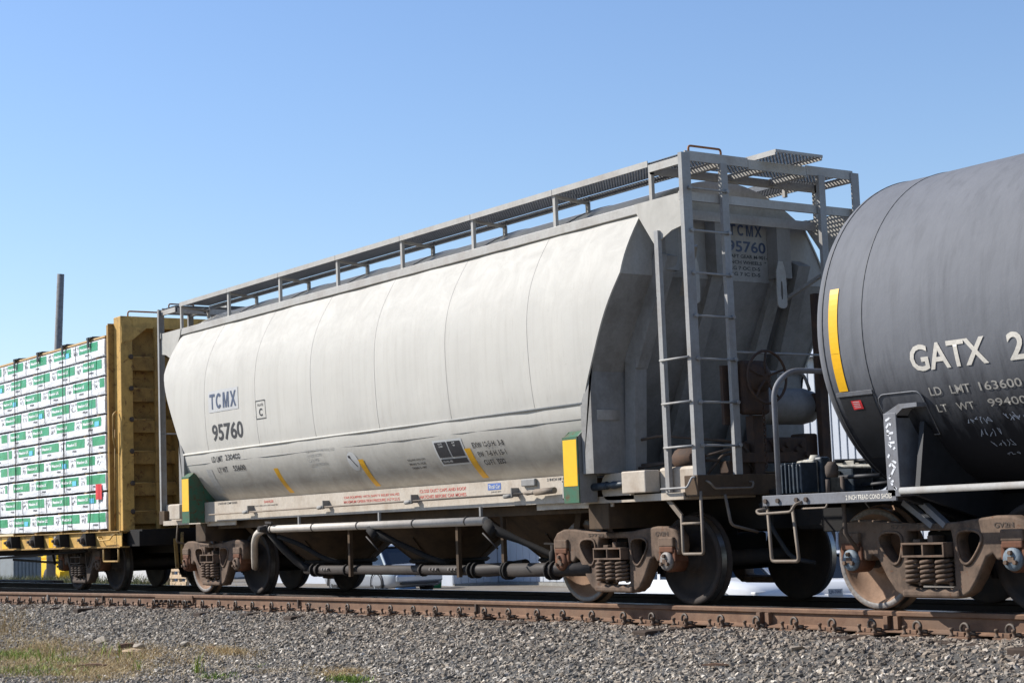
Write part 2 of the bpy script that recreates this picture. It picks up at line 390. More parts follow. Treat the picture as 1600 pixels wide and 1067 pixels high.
def curve_plate(outer, holes, depth, bevel=0.012):
    """filled 2D outline with holes, thickened and rounded: returns bmesh in the xz plane centred on y=0"""
    cu = bpy.data.curves.new('c', 'CURVE'); cu.dimensions = '2D'; cu.fill_mode = 'BOTH'
    cu.extrude = depth/2-bevel; cu.bevel_depth = bevel; cu.bevel_resolution = 1; cu.offset = -bevel
    for lp in [outer]+holes:
        sp = cu.splines.new('POLY'); sp.points.add(len(lp)-1); sp.use_cyclic_u = True
        for q, (a, b) in zip(sp.points, lp): q.co = (a, b, 0, 1)
    to = bpy.data.objects.new('c', cu); me = bpy.data.meshes.new_from_object(to)
    bm = bmesh.new(); bm.from_mesh(me); bpy.data.objects.remove(to); bpy.data.curves.remove(cu); bpy.data.meshes.remove(me)
    for v in bm.verts: v.co = Vector((v.co.x, -v.co.z, v.co.y))
    bmesh.ops.remove_doubles(bm, verts=bm.verts[:], dist=0.0005)
    return bm
def chaikin(pts, it=2):
    for _ in range(it):
        q = []
        for i in range(len(pts)):
            a, b = pts[i], pts[(i+1) % len(pts)]
            q += [(a[0]*0.75+b[0]*0.25, a[1]*0.75+b[1]*0.25), (a[0]*0.25+b[0]*0.75, a[1]*0.25+b[1]*0.75)]
        pts = q
    return pts
# ------------------------------------------------------------------ ground, ballast, track
def rail_y(x): return -.88-(.00255*(2-x)**2 if x < 2 else 0.0)      # stock rail of the turnout, bending away to the left
def slope_off(x): return float(np.interp(x, [-34, -17, -10, -5, 5], [2.3, 1.05, .45, .18, .1]))
def gz2(x, y): return gz(y+slope_off(x)) if y < -.9 else gz(y)
def gz(y):      # ground profile across the track
    return float(np.interp(y, [-60, -8, -4.2, -3.1, -2.2, -1.45, -1.25, 1.25, 1.6, 3.2, 4.4, 8, 400], [-1.5, -0.88, -0.82, -0.76, -0.50, -0.25, -0.215, -0.215, -0.30, -0.80, -1.0, -1.1, -1.1]))
g = G(); ys = [-60, -30, -14, -8, -6, -5, -4.2, -3.6, -3.1, -2.6, -2.2, -1.8, -1.45, -1.25, 0, 1.25, 1.6, 2.4, 3.2, 4.4, 8, 20, 60, 160, 400]
xs = [-600, -300, -150, -80, -60, -50, -34, -30, -26, -20, -13, -10, 0, 10, 20, 60, 150]
def gzx(x, y):      # the yard behind the track falls away to the right
    return gz2(x, y)-0.05+(float(np.interp(x, [-60, -34, -13, 20], [0.12, 0.12, -0.26, -0.4])) if y > 4 else 0.0)
vs = [(x, y, gzx(x, y)) for x in xs for y in ys]; n = len(ys)
g.poly(vs, [(i*n+j, (i+1)*n+j, (i+1)*n+j+1, i*n+j+1) for i in range(len(xs)-1) for j in range(n-1)])
props(obj('ground', g, 'ground'), 'brown dirt and fine gravel ground', 'ground', kind='structure')

def stones_collection():
    col = bpy.data.collections.new('stones')
    for k in range(7):
        b = bmesh.new(); sc = rng.uniform(0.75, 1.15, 3)*np.array([1.0, 0.8, 0.6])
        for _ in range(11):
            d = rng.normal(size=3); d /= np.linalg.norm(d); b.verts.new(d*sc*rng.uniform(0.8, 1.1)*0.5)
        bmesh.ops.convex_hull(b, input=b.verts[:])
        loose = [v for v in b.verts if not v.link_faces]; bmesh.ops.delete(b, geom=loose, context='VERTS')
        me = bpy.data.meshes.new('stone'); b.to_mesh(me); b.free(); me.materials.append(M['stone'])
        col.objects.link(bpy.data.objects.new('stone', me))
    return col
STONES = stones_collection()
def scatter(o, density, smin, smax, seed):
    ng = bpy.data.node_groups.new('scatter', 'GeometryNodeTree')
    ng.interface.new_socket('Geometry', in_out='INPUT', socket_type='NodeSocketGeometry')
    ng.interface.new_socket('Geometry', in_out='OUTPUT', socket_type='NodeSocketGeometry')
    N, L = ng.nodes, ng.links
    gi, go = N.new('NodeGroupInput'), N.new('NodeGroupOutput')
    at = N.new('GeometryNodeInputNamedAttribute'); at.data_type = 'FLOAT'; at.inputs['Name'].default_value = 'dens'
    mul = N.new('ShaderNodeMath'); mul.operation = 'MULTIPLY'; mul.inputs[1].default_value = density
    L.new(at.outputs['Attribute'], mul.inputs[0])
    d = N.new('GeometryNodeDistributePointsOnFaces'); d.inputs['Seed'].default_value = seed
    L.new(gi.outputs[0], d.inputs['Mesh']); L.new(mul.outputs[0], d.inputs['Density'])
    ci = N.new('GeometryNodeCollectionInfo'); ci.inputs['Collection'].default_value = STONES
    ci.inputs['Separate Children'].default_value = True; ci.inputs['Reset Children'].default_value = True
    ip = N.new('GeometryNodeInstanceOnPoints'); ip.inputs['Pick Instance'].default_value = True
    L.new(d.outputs['Points'], ip.inputs['Points']); L.new(ci.outputs[0], ip.inputs['Instance'])
    rr = N.new('FunctionNodeRandomValue'); rr.data_type = 'FLOAT_VECTOR'; rr.inputs[0].default_value = (-0.7, -0.7, 0); rr.inputs[1].default_value = (0.7, 0.7, 6.28); rr.inputs['Seed'].default_value = seed+3
    L.new(rr.outputs[0], ip.inputs['Rotation'])
    rs = N.new('FunctionNodeRandomValue'); rs.data_type = 'FLOAT'; rs.inputs[2].default_value = 0; rs.inputs[3].default_value = 1; rs.inputs['Seed'].default_value = seed+5
    pw = N.new('ShaderNodeMath'); pw.operation = 'POWER'; pw.inputs[1].default_value = 2.0; L.new(rs.outputs[1], pw.inputs[0])
    mr = N.new('ShaderNodeMath'); mr.operation = 'MULTIPLY_ADD'; mr.inputs[1].default_value = smax-smin; mr.inputs[2].default_value = smin
    L.new(pw.outputs[0], mr.inputs[0]); L.new(mr.outputs[0], ip.inputs['Scale'])
    jn = N.new('GeometryNodeJoinGeometry'); L.new(gi.outputs[0], jn.inputs[0]); L.new(ip.outputs[0], jn.inputs[0])
    L.new(jn.outputs[0], go.inputs[0])
    md = o.modifiers.new('scatter', 'NODES'); md.node_group = ng
def bed(name, x0, x1, y0, y1, dx, dy, dens, density, smin, smax, label, seed, lift=0.0):
    xs = np.arange(x0, x1+dx/2, dx); ys = np.arange(y0, y1+dy/2, dy); ny = len(ys)
    vs = [(x, y, gz2(x, y)+lift+0.012*math.sin(x*2.1+y*3)+0.01*math.sin(x*5.3-y*4.1)) for x in xs for y in ys]
    g = G(); g.poly(vs, [(i*ny+j, (i+1)*ny+j, (i+1)*ny+j+1, i*ny+j+1) for i in range(len(xs)-1) for j in range(ny-1)])
    o = obj(name, g, 'bed', recalc=False)
    if o.data.polygons[0].normal.z < 0: o.data.flip_normals()
    a = o.data.attributes.new('dens', 'FLOAT', 'POINT')
    a.data.foreach_set('value', np.array([dens(x, y) for x, y, z in vs], dtype=np.float32))
    scatter(o, density, smin, smax, seed)
    return props(o, label, 'ballast', kind='stuff')
def dens_near(x, y):
    t = 1.0
    if y < -3.3: t = 0.75
    if x < -10 and y < -3.0: t *= 0.35
    return t
bed('ballast', -12, 9.5, -6.4, -1.0, 0.25, 0.2, dens_near, 1150, 0.02, 0.10, 'crushed grey stone ballast sloping down from the near rail', 1)
bed('ballast', -34, -12.01, -8.0, -1.0, 0.4, 0.25, dens_near, 700, 0.028, 0.105, 'crushed stone ballast running away to the left along the rail', 2)
bed('ballast', -40, 14, -0.62, 0.62, 0.5, 0.2, lambda x, y: 1, 260, 0.03, 0.07, 'dark ballast between the rails under the train', 3)
bed('ballast', -40, 14, 0.95, 3.6, 0.6, 0.3, lambda x, y: 1, 160, 0.03, 0.07, 'ballast shoulder behind the far rail', 4)

# rails: 136 lb profile
RP = [(-0.076, -0.186), (0.076, -0.186), (0.076, -0.175), (0.03, -0.160), (0.010, -0.150), (0.0088, -0.055), (0.014, -0.047), (0.035, -0.041), (0.0375, -0.012), (0.033, -0.004)]
RP = RP+[(0.022, 0.0), (-0.022, 0.0)]+[(-a, b) for a, b in RP[:1:-1]]
def make_rail(cy, label, dz=0.0):
    t = thing('rail', (-5, cy, -0.186), label, 'rail')
    g = G(); xs = [-90, 16]; out = [(a*(.75 if b < -.15 else 1)+cy, b+dz) for a, b in RP]
    g.prism(out, 'yz', -90, 16); obj('rail_body', g, 'rail_dark', t)
    g = G(); g.poly([(-90, cy-0.023, 0.0015+dz), (16, cy-0.023, 0.0015+dz), (16, cy+0.023, 0.0015+dz), (-90, cy+0.023, 0.0015+dz)], [(0, 1, 2, 3)]); obj('running_surface', g, 'rail_top', t)
    return t
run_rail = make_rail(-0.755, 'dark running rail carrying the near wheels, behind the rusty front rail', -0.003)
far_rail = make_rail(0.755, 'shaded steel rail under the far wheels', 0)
near_rail = thing('rail', (-5, rail_y(-5), -0.186), 'sunlit rusty brown rail in front, nearest the gravel, curving away to the left', 'rail')
rxs = [16, 8, 4, 2]+list(np.arange(1, -40, -1.0))+[-50, -60]
g = G(); g.loft([[(x, rail_y(x)+a, b) for a, b in RP] for x in rxs], smooth=False); obj('rail_body', g, 'rail', near_rail)
g = G(); g.loft([[(x, rail_y(x)-.021, .0015), (x, rail_y(x)+.021, .0015)] for x in rxs], smooth=False, cap=False, closed=False); obj('running_surface', g, 'rail_top', near_rail)
def place(o, x):        # turn a fitting built at the origin onto the curved rail
    dy = rail_y(x+.05)-rail_y(x-.05); o.location = Vector((x, rail_y(x), 0))-WORLD[near_rail.name]; o.rotation_euler = (0, 0, math.atan2(dy, .1)); return o
L = 1.22; g = G(); g.box(-L/2, L/2, -.046, -.010, -.15, -.052, .006).box(-L/2, L/2, -.052, -.0385, -.062, -.012, .004); j = place(obj('joint_bar', g, 'plate_rust', near_rail, origin=(0, 0, 0)), -10.72)
for k in range(8):
    g = G(); g.lathe([(.02, -.10), (.024, -.09), (.024, -.046)], (-L/2+L*(k+.5)/8, 0, -.105), n=8); o = obj('bolt', g, 'truck_dark', j, origin=(0, 0, 0)); o.location = (0, 0, 0)
for x in (2.02, 3.65):
    for dx in (-.055, .065):
        g = G(); g.box(-.026, .026, -.062, -.009, -.158, -.045, .004); place(obj('rail_anchor', g, 'rail', near_rail, origin=(0, 0, 0)), x+dx)
for x, mt in ((-13.2, 'truck_dark'), (-2.86, 'truck_dark'), (-7.05, 'truck_dark'), (-15.3, 'seam_rust')):
    g = G(); g.box(-.014, .014, -.042, -.0085, -.168, -.04, .003); place(obj('weld_collar', g, mt, near_rail, origin=(0, 0, 0)), x)
    for k in (-.30, -.17, .17, .30):
        g = G(); g.lathe([(.015, -.0125), (.015, -.008)], (0, 0, -.10), n=10); place(obj('bolt_hole', g, 'black_grime', near_rail, origin=(0, 0, 0)), x+k)
# ties: build one, copy it; the turnout ties reach out under the front rail
tproto = thing('railway_tie', (0, 0, -0.38), 'x', 'railway tie')
g = G(); g.box(-0.115, 0.115, 0, 1, -0.38, -0.208, 0.012); timber = obj('timber', g, 'tie_wood', tproto)
def plate_parts(cy, clips, z=-.187):
    g = G(); g.box(-0.11, 0.11, -0.21, 0.21, z-.02, z, 0.004); pl = obj('tie_plate', g, 'plate_rust', tproto, origin=(0, 0, 0)); subs = []
    if clips:
        pts = [(.105, -.10, -.172), (.05, -.105, -.165)]+[(.0+.047*math.cos(t), -.115+.012*math.sin(t*.5), -.128+.047*math.sin(t)) for t in np.linspace(-.6, 3.9, 12)]+[(.02, -.07, -.160), (.06, -.05, -.163)]
        g = G(); g.tube(pts, 0.0135, 7); subs.append(obj('spring_clip', g, 'clip_steel', pl, origin=(0, 0, 0)))
        g = G(); g.box(-0.05, 0.03, -0.16, -0.10, -0.187, -0.15, 0.005); subs.append(obj('clip_shoulder', g, 'plate_rust', pl, origin=(0, 0, 0)))
        for bx, by in ((-0.085, -0.18), (0.085, -0.175)):
            g = G(); g.lathe([(0.024, -0.190), (0.024, -0.172), (0.014, -0.170), (0.014, -0.135), (0.019, -0.133), (0.019, -0.115), (0.010, -0.112)], (bx, by, 0), 'z', 8); subs.append(obj('screw_spike', g, 'truck_cast', pl, origin=(0, 0, 0)))
    return pl, subs
pn, pnsub = plate_parts(0, True); pf_, pfsub = plate_parts(0, False)
TIES = [0.45+0.508*k for k in range(-70, 16)]
for k, x in enumerate(TIES):
    jx = x+random.uniform(-0.025, 0.025); dz = random.uniform(-0.004, 0.002); yr_ = rail_y(jx); y0 = yr_-.42-random.choice((0, .0, .05, .12, .3)); 
    near = 'under the tank car' if x > 2.2 else ('under the grey hopper car' if x > -11.5 else 'under the lumber car')
    if k == 0: t = tproto; tm, a_, b_, asub = timber, pn, pf_, pnsub
    else:
        t = tproto.copy(); C.objects.link(t)
        tm, a_, b_ = timber.copy(), pn.copy(), pf_.copy(); asub = []
        for o in (tm, a_, b_): C.objects.link(o); o.parent = t
        for s_ in pnsub: d = s_.copy(); C.objects.link(d); d.parent = a_
    t.location = (jx, 0, -0.38+dz)
    tm.location = (0, y0, 0); tm.scale = (1, 1.36-y0, 1)
    a_.location = (0, yr_, .38); a_.rotation_euler = (0, 0, math.atan2(rail_y(jx+.05)-rail_y(jx-.05), .1)); b_.location = (0, .755, .38)
    t['label'] = f'dark wooden railway tie in the row {near}'; t['group'] = 'wooden ties of the track '+near
# ------------------------------------------------------------------ trucks (bogies) and wheels
SF = [(0, .762), (.30, .770), (.55, .795), (.72, .812), (.88, .808), (.99, .775), (1.06, .70), (1.065, .60), (1.045, .52), (1.005, .52), (.995, .585), (.79, .585), (.785, .50), (.765, .455), (.70, .45), (.66, .50), (.60, .47), (.50, .30), (.41, .185), (.34, .148), (.25, .130), (0, .130)]
def sym(pts): return pts+[(-a, b) for a, b in pts[::-1] if a > 1e-6]
WIN = [(.30, .675), (.46, .69), (.545, .665), (.56, .60), (.44, .44), (.37, .425), (.32, .50)]
CTR = [(-.235, .70), (.235, .70), (.25, .62), (.25, .24), (.20, .215), (-.20, .215), (-.25, .24), (-.25, .62)]
def spring_mesh(r=0.062, wire=0.016, turns=5, z0=0.235, z1=0.468):
    g = G(); n = 12; pts = []
    for i in range(turns*n+1):
        a = 2*math.pi*i/n; pts.append((r*math.cos(a), r*math.sin(a), z0+wire+(z1-z0-2*wire)*i/(turns*n)))
    g.tube(pts, wire, 6); return g
def wheel_geo(c, side, n=48):
    P = [(0.0, .815), (.115, .815), (.125, .79), (.14, .745), (.20, .725), (.30, .735), (.355, .765), (.375, .80), (.392, .822), (.448, .825), (.457, .815), (.459, .74), (.466, .715), (.484, .702), (.487, .69), (.475, .682), (.40, .68), (.37, .70), (.2, .69), (.14, .64), (.13, .62), (0.0, .62)]
    g = G(); g.lathe([(max(r, 0.001), side*o) for r, o in P], c, 'y', n); return g
def wheel(parent, x, side, mat):
    o = obj('wheel', wheel_geo((x, 0, .457), side), mat, parent, origin=(x, 0, .457))
    g = G(); g.lathe([(.4595, side*.81), (.4605, side*.745)], (x, 0, .457), 'y', 48, True, False); rm = obj('tread', g, 'tread_steel', o, origin=(x, 0, .457))
    g = G(); g.lathe([(.400, side*.8235), (.402, side*.8265), (.444, side*.8285), (.446, side*.826)], (x, 0, .457), 'y', 48, True, False); obj('rim', g, 'wheel_dark' if mat == 'wheel_dark' else 'bearing_grey', o, origin=(x, 0, .457))
    return o
def truck(parent, cx, cast, caps, wheels_near, lettered=True):
    """three-piece freight truck: near side fully detailed, far side as its mirror"""
    frames = []
    for side in (-1, 1):
        bm = curve_plate(sym(SF), [chaikin(WIN), chaikin([(-a, b) for a, b in WIN]), CTR], 0.15, 0.022)
        bmesh.ops.translate(bm, verts=bm.verts[:], vec=(cx, side*1.045, 0))
        g = G(); g.bm.free(); g.bm = bm
        # pedestal roofs standing proud and lower tension lip
        for s in (-1, 1):
            g.box(cx+s*.89-.115, cx+s*.89+.115, side*1.045-.11, side*1.045+.11, .60, .70, .015)
        g.box(cx-.31, cx+.31, side*1.045-.105, side*1.045+.105, .138, .205, .02)
        sf = obj('side_frame', g, cast, parent); frames.append(sf)
        if side > 0: continue
        for s in (-1, 1):     # raised ribs round the windows
            g = G(); lp = [(cx+s*a, -1.125, b) for a, b in chaikin(WIN)]; g.tube([Vector(p)+Vector(((p[0]-cx-s*.43)*0.10, 0, (p[2]-.57)*0.10)) for p in lp+[lp[0]]], 0.014, 5, cap=False); obj('window_rib', g, cast, sf)
        g = G()
        for z in (.478, .585): g.box(cx-.235, cx+.235, -1.215, -1.06, z, z+.018, .004)
        for x in (-.235, -.008, .217): g.box(cx+x, cx+x+.018, -1.214, -1.06, .494, .587, .003)
        obj('bolster_end', g, cast, sf)
        g = G(); g.box(cx-.23, cx+.23, -1.07, -.9, .49, .59); obj('bolster_dark_fill', g, 'black_grime', sf)  # black block behind the open pockets, painted as their inner shade
        g = G(); g.box(cx-.03, cx+.03, -1.11, -.95, .60, .66, .008).box(cx-.20, cx-.12, -1.1, -.95, .60, .63, .006); obj('friction_wedge', g, cast, sf)
        sp0 = None
        for sx, sy in ((-.168, -1.145), (0, -1.145), (.168, -1.145), (-.168, -.96), (0, -.96), (.168, -.96)):
            if sp0 is None:
                sp0 = obj('coil_spring', spring_mesh(), cast, sf, origin=(0, 0, 0)); sp0.location = Vector((cx+sx, sy, 0))-WORLD[sf.name]
            else:
                c = sp0.copy(); C.objects.link(c); c.parent = sf; c.location = Vector((cx+sx, sy, 0))-WORLD[sf.name]
        for s, cm in zip((-1, 1), caps):
            ax = cx+s*.889
            g = G(); g.box(ax-.105, ax+.105, -1.155, -.95, .545, .605, .012).box(ax-.125, ax-.085, -1.14, -.96, .45, .58, .01).box(ax+.085, ax+.125, -1.14, -.96, .45, .58, .01); obj('bearing_adapter', g, 'bearing_rust', sf)
            g = G(); g.lathe([(.001, -1.13), (.098, -1.13), (.112, -1.115), (.112, -.95)], (ax, 0, .457), n=24); obj('bearing_cup', g, 'bearing_rust', sf)
            g = G(); g.lathe([(.001, -1.172), (.06, -1.172), (.092, -1.160), (.097, -1.145), (.097, -1.128)], (ax, 0, .457), n=24); obj('bearing_cap', g, cm, sf)
            g = G()
            for k in range(3):
                a = R(90+120*k); g.lathe([(.018, -1.198), (.021, -1.192), (.021, -1.165)], (ax+.052*math.cos(a), 0, .457+.052*math.sin(a)), n=6)
            g.box(ax-.03, ax+.03, -1.181, -1.17, .435, .479); obj('cap_bolt', g, 'truck_cast', sf)
        if lettered:
            for (tx, s0, w) in (('57738-J-6', -.42, .42), ('GV2N', .70, .2)):
                b = text_bm(tx, w, .045, 0.02); wrapmap(b, lambda u, v: (cx+s0+u, -1.1245, .712+v)); obj('cast_lettering', b, 'truck_dark', sf)
    for i, s in enumerate((-1, 1)):
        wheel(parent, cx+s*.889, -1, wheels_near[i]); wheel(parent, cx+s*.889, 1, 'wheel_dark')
        g = G(); g.tube([(cx+s*.889, -1.0, .457), (cx+s*.889, 1.0, .457)], .085, 14); obj('axle', g, 'wheel_dark', parent)
    g = G(); g.box(cx-.19, cx+.19, -.93, .93, .46, .70, .03); g.box(cx-.35, cx+.35, -.35, .35, .66, .74, .02); obj('bolster', g, 'black_grime', parent)
    for s in (-1, 1):
        g = G(); g.bar((cx+s*.36, -.80, .36), (cx+s*.36, .80, .36), .08, .10); g.bar((cx+s*.36, -.72, .36), (cx+s*.42, -.72, .50), .06, .09)
        obj('brake_beam', g, 'black_grime', parent)
        # brake shoes against the inner side of each wheel
        g = G(); g.box(cx+s*.40-.03, cx+s*.40+.03, -.80, -.72, .28, .60, .01); obj('brake_shoe', g, 'black_grime', parent)
# ------------------------------------------------------------------ covered hopper car
XC = -4.888
hop = thing('hopper_car', (XC, 0, 0), 'light grey covered hopper rail car with roof walkway, lettered TCMX 95760', 'rail car', 'freight cars of the train')
UZ = np.array([2.11, 2.21, 2.57, 2.81, 3.17, 3.39, 3.48, 3.76, 4.06]); UY = np.array([1.50, 1.52, 1.556, 1.568, 1.552, 1.515, 1.487, 1.36, 1.175])
UPF = np.polyfit(UZ-3, UY, 5)
def up_y(z): return float(np.polyval(UPF, z-3))
def lo_y(z): return float(np.interp(z, LZ, LYv))
_lz = np.array([1.36, 1.42, 1.55, 1.70, 1.80, 1.88, 2.00, 2.11]); _ly = np.array([1.085, 1.15, 1.275, 1.385, 1.435, 1.470, 1.500, 1.515])
LPF = np.polyfit(_lz-1.7, _ly, 3); LZ = np.linspace(1.36, 2.115, 30); LYv = np.polyval(LPF, LZ-1.7)
def side_y(z): return -(up_y(z) if z >= 2.113 else lo_y(z))
def s_end(z):   # half length of the side sheet at height z
    return 5.67 if z >= 3.40 else (5.67-0.54*(3.40-z) if z >= 2.11 else 4.965-0.02*(2.11-z))
def dent(x, z): return 0.004*math.sin(2.1*x+1.3*z)+0.003*math.sin(5.3*x-2.2*z+1)+0.0025*math.sin(9*x+3.1*z)
SEAMS = [-4.10, -2.46, -0.82, 0.82, 2.46, 4.10]
def sheet(x0f, x1f, zs, yf, side, nx, thick=0.02):
    """curved plate between x0f(z) and x1f(z)"""
    g = G(); out, inn = [], []
    for z in zs:
        a, b = x0f(z), x1f(z)
        out.append([(XC+a+(b-a)*i/nx, side*(yf(z)+dent(a+(b-a)*i/nx, z)), z) for i in range(nx+1)])
        inn.append([(XC+a+(b-a)*i/nx, side*(yf(z)-thick+dent(a+(b-a)*i/nx, z)), z) for i in range(nx+1)])
    nz = len(zs); allv = [p for r in out for p in r]+[p for r in inn for p in r]; n = nx+1; o = nz*n
    F = [(j*n+i, j*n+i+1, (j+1)*n+i+1, (j+1)*n+i) for j in range(nz-1) for i in range(nx)]
    v = [g.bm.verts.new(p) for p in allv]
    for f in F:
        g.bm.faces.new([v[k] for k in f]).smooth = True
        g.bm.faces.new([v[k+o] for k in f[::-1]]).smooth = True
    ring = [i for i in range(n)]+[j*n+n-1 for j in range(1, nz)]+[(nz-1)*n+i for i in range(n-2, -1, -1)]+[j*n for j in range(nz-2, 0, -1)]
    for a, b in zip(ring, ring[1:]+ring[:1]): g.poly([allv[a], allv[a+o], allv[b+o], allv[b]], [(0, 1, 2, 3)])
    return g
zs_u = list(np.linspace(2.113, 4.06, 22)); zs_l = list(np.linspace(1.37, 2.125, 14))
edges = [None]+SEAMS+[None]
for side in (-1, 1):
    for k in range(7):
        x0 = (lambda z: -s_end(z)) if k == 0 else (lambda z, a=edges[k]: a)
        x1 = (lambda z: s_end(z)) if k == 6 else (lambda z, a=edges[k+1]: a)
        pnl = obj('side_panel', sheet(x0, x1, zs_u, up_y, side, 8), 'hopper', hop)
        if k < 6:
            g = G(); xx = XC+SEAMS[k]
            g.tube([(xx, side*(up_y(z)+dent(SEAMS[k], z)+0.0005), z) for z in zs_u], 0.0022, 5); obj('weld_seam', g, 'seam_weld', pnl)
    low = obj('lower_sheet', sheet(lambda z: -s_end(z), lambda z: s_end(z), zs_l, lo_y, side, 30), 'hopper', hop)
    g = G(); g.tube([(XC-4.97, side*(lo_y(2.105)+.003), 2.117), (XC+4.97, side*(lo_y(2.105)+.003), 2.117)], .014, 6); obj('lap_joint', g, 'hopper', low)
    g = G(); g.tube([(XC-4.96, side*(lo_y(1.955)), 1.955), (XC+4.96, side*(lo_y(1.955)), 1.955)], .005, 5); obj('weld_bead', g, 'hopper_grey', low)
# roof arc
ny = 20; ry = np.linspace(-1.165, 1.165, ny+1)
def roof_z(y): return 4.485-0.305*y*y
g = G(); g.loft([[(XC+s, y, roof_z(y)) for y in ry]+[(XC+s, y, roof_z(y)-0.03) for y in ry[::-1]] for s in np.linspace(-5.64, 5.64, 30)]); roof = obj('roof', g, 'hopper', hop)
for s in (-4.1, -2.46, -0.82, 0.82, 2.46, 4.1):
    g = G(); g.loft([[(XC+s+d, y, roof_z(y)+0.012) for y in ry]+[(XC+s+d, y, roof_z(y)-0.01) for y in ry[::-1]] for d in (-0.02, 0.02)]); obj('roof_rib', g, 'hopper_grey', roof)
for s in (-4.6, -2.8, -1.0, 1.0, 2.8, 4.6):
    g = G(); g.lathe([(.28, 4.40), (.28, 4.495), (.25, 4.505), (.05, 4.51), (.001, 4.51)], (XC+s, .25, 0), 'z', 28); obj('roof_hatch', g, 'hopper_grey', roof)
# roof side rail with end gussets
for side in (-1, 1):
    g = G(); y0 = side*1.225; y1 = side*1.18
    g.box(XC-5.70, XC+5.70, min(y0, y1), max(y0, y1), 4.035, 4.135, .006); rr = obj('roof_rail', g, 'hopper_trim', hop)
    for s in (-1, 1):
        pts = [(XC+s*5.62, 4.134), (XC+s*6.37, 4.134), (XC+s*6.37, 3.80), (XC+s*6.20, 3.775), (XC+s*6.02, 3.70), (XC+s*5.93, 3.66), (XC+s*5.66, 4.03)]  # slanted inner edge is cut to imitate the body's shadow on the plate
        g = G(); g.prism(pts, 'xz', side*1.235, side*1.222); obj('gusset_plate', g, 'hopper', rr)
# end bulkheads: upright upper wall, slope sheet, lower end wall
for s in (-1, 1):
    X = lambda d: XC+s*d
    yt = [(-1.5, 3.40), (-1.36, 3.75), (-1.17, 4.05)]
    out = [(y, z) for y, z in yt]+[(y, roof_z(y)-.005) for y in np.linspace(-1.1, 1.1, 15)]+[(-y, z) for y, z in yt[::-1]]
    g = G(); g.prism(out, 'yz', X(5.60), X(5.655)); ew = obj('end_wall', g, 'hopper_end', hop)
    g = G(); zz = [3.41, 3.0, 2.6, 2.2, 1.8, 1.35]
    def sx(z): return 5.655-0.54*(3.41-z)
    rings = []
    for z in zz:
        yy = (up_y(z) if z > 2.11 else lo_y(max(z, 1.37)))-.012
        rings.append([(X(sx(z)), -yy, z), (X(sx(z)), yy, z), (X(sx(z)-.03), yy, z), (X(sx(z)-.03), -yy, z)])
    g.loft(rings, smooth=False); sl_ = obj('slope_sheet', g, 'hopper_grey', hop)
    for side in (-1, 1):
        # upright end posts beside the slope sheet, with box stiffener bent at the knee
        a, b = sorted((side*1.545, side*.98))
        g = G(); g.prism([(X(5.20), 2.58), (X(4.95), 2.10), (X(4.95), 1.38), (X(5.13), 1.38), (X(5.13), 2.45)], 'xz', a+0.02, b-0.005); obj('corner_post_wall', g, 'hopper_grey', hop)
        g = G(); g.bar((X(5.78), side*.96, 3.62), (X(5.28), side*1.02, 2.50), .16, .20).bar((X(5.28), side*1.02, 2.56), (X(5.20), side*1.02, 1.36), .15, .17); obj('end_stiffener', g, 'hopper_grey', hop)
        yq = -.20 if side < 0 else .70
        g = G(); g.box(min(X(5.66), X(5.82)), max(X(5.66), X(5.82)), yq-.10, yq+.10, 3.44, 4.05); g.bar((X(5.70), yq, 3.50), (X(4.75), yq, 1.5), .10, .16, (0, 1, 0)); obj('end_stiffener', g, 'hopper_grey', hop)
        g = G(); pl = chaikin([(-.05, .0), (.05, .0), (.06, -.42), (.035, -.47), (-.035, -.47), (-.06, -.42)], 1)
        b_ = curve_plate([(p[0]*1.3, p[1]*1.1) for p in pl], [chaikin([(-.016, -.22), (.016, -.22), (.016, -.42), (-.016, -.42)], 2)], .016, .003)
        for v in b_.verts: v.co = Vector((X(5.82)+v.co.y-s*0.02*0, side*.63+v.co.x, 3.62+v.co.z))
        obj('jacking_plate', b_, 'hopper_trim', hop)
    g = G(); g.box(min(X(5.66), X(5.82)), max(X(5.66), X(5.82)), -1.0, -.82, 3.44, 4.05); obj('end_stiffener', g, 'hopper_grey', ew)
    if s > 0:
        for tx, y0, w, z0, h, bo, mt in (('95760', .02, .56, 3.72, .125, .02, 'ink_blue'), ('DRAFT GEAR M-901-E', -.03, .66, 3.655, .04, .02, 'ink_black'), ('36 INCH WHEELS  " +', -.06, .70, 3.59, .04, .02, 'ink_black'), ('BRG 7 OC D-5', 0.0, .48, 3.525, .04, .02, 'ink_black'), ('BRG 7 IC D-5', 0.0, .48, 3.46, .04, .02, 'ink_black')):
            b = text_bm(tx, w, h, bo); wrapmap(b, lambda u, v: (X(5.6575), y0+u, z0+v)); obj('lettering', b, mt, ew)
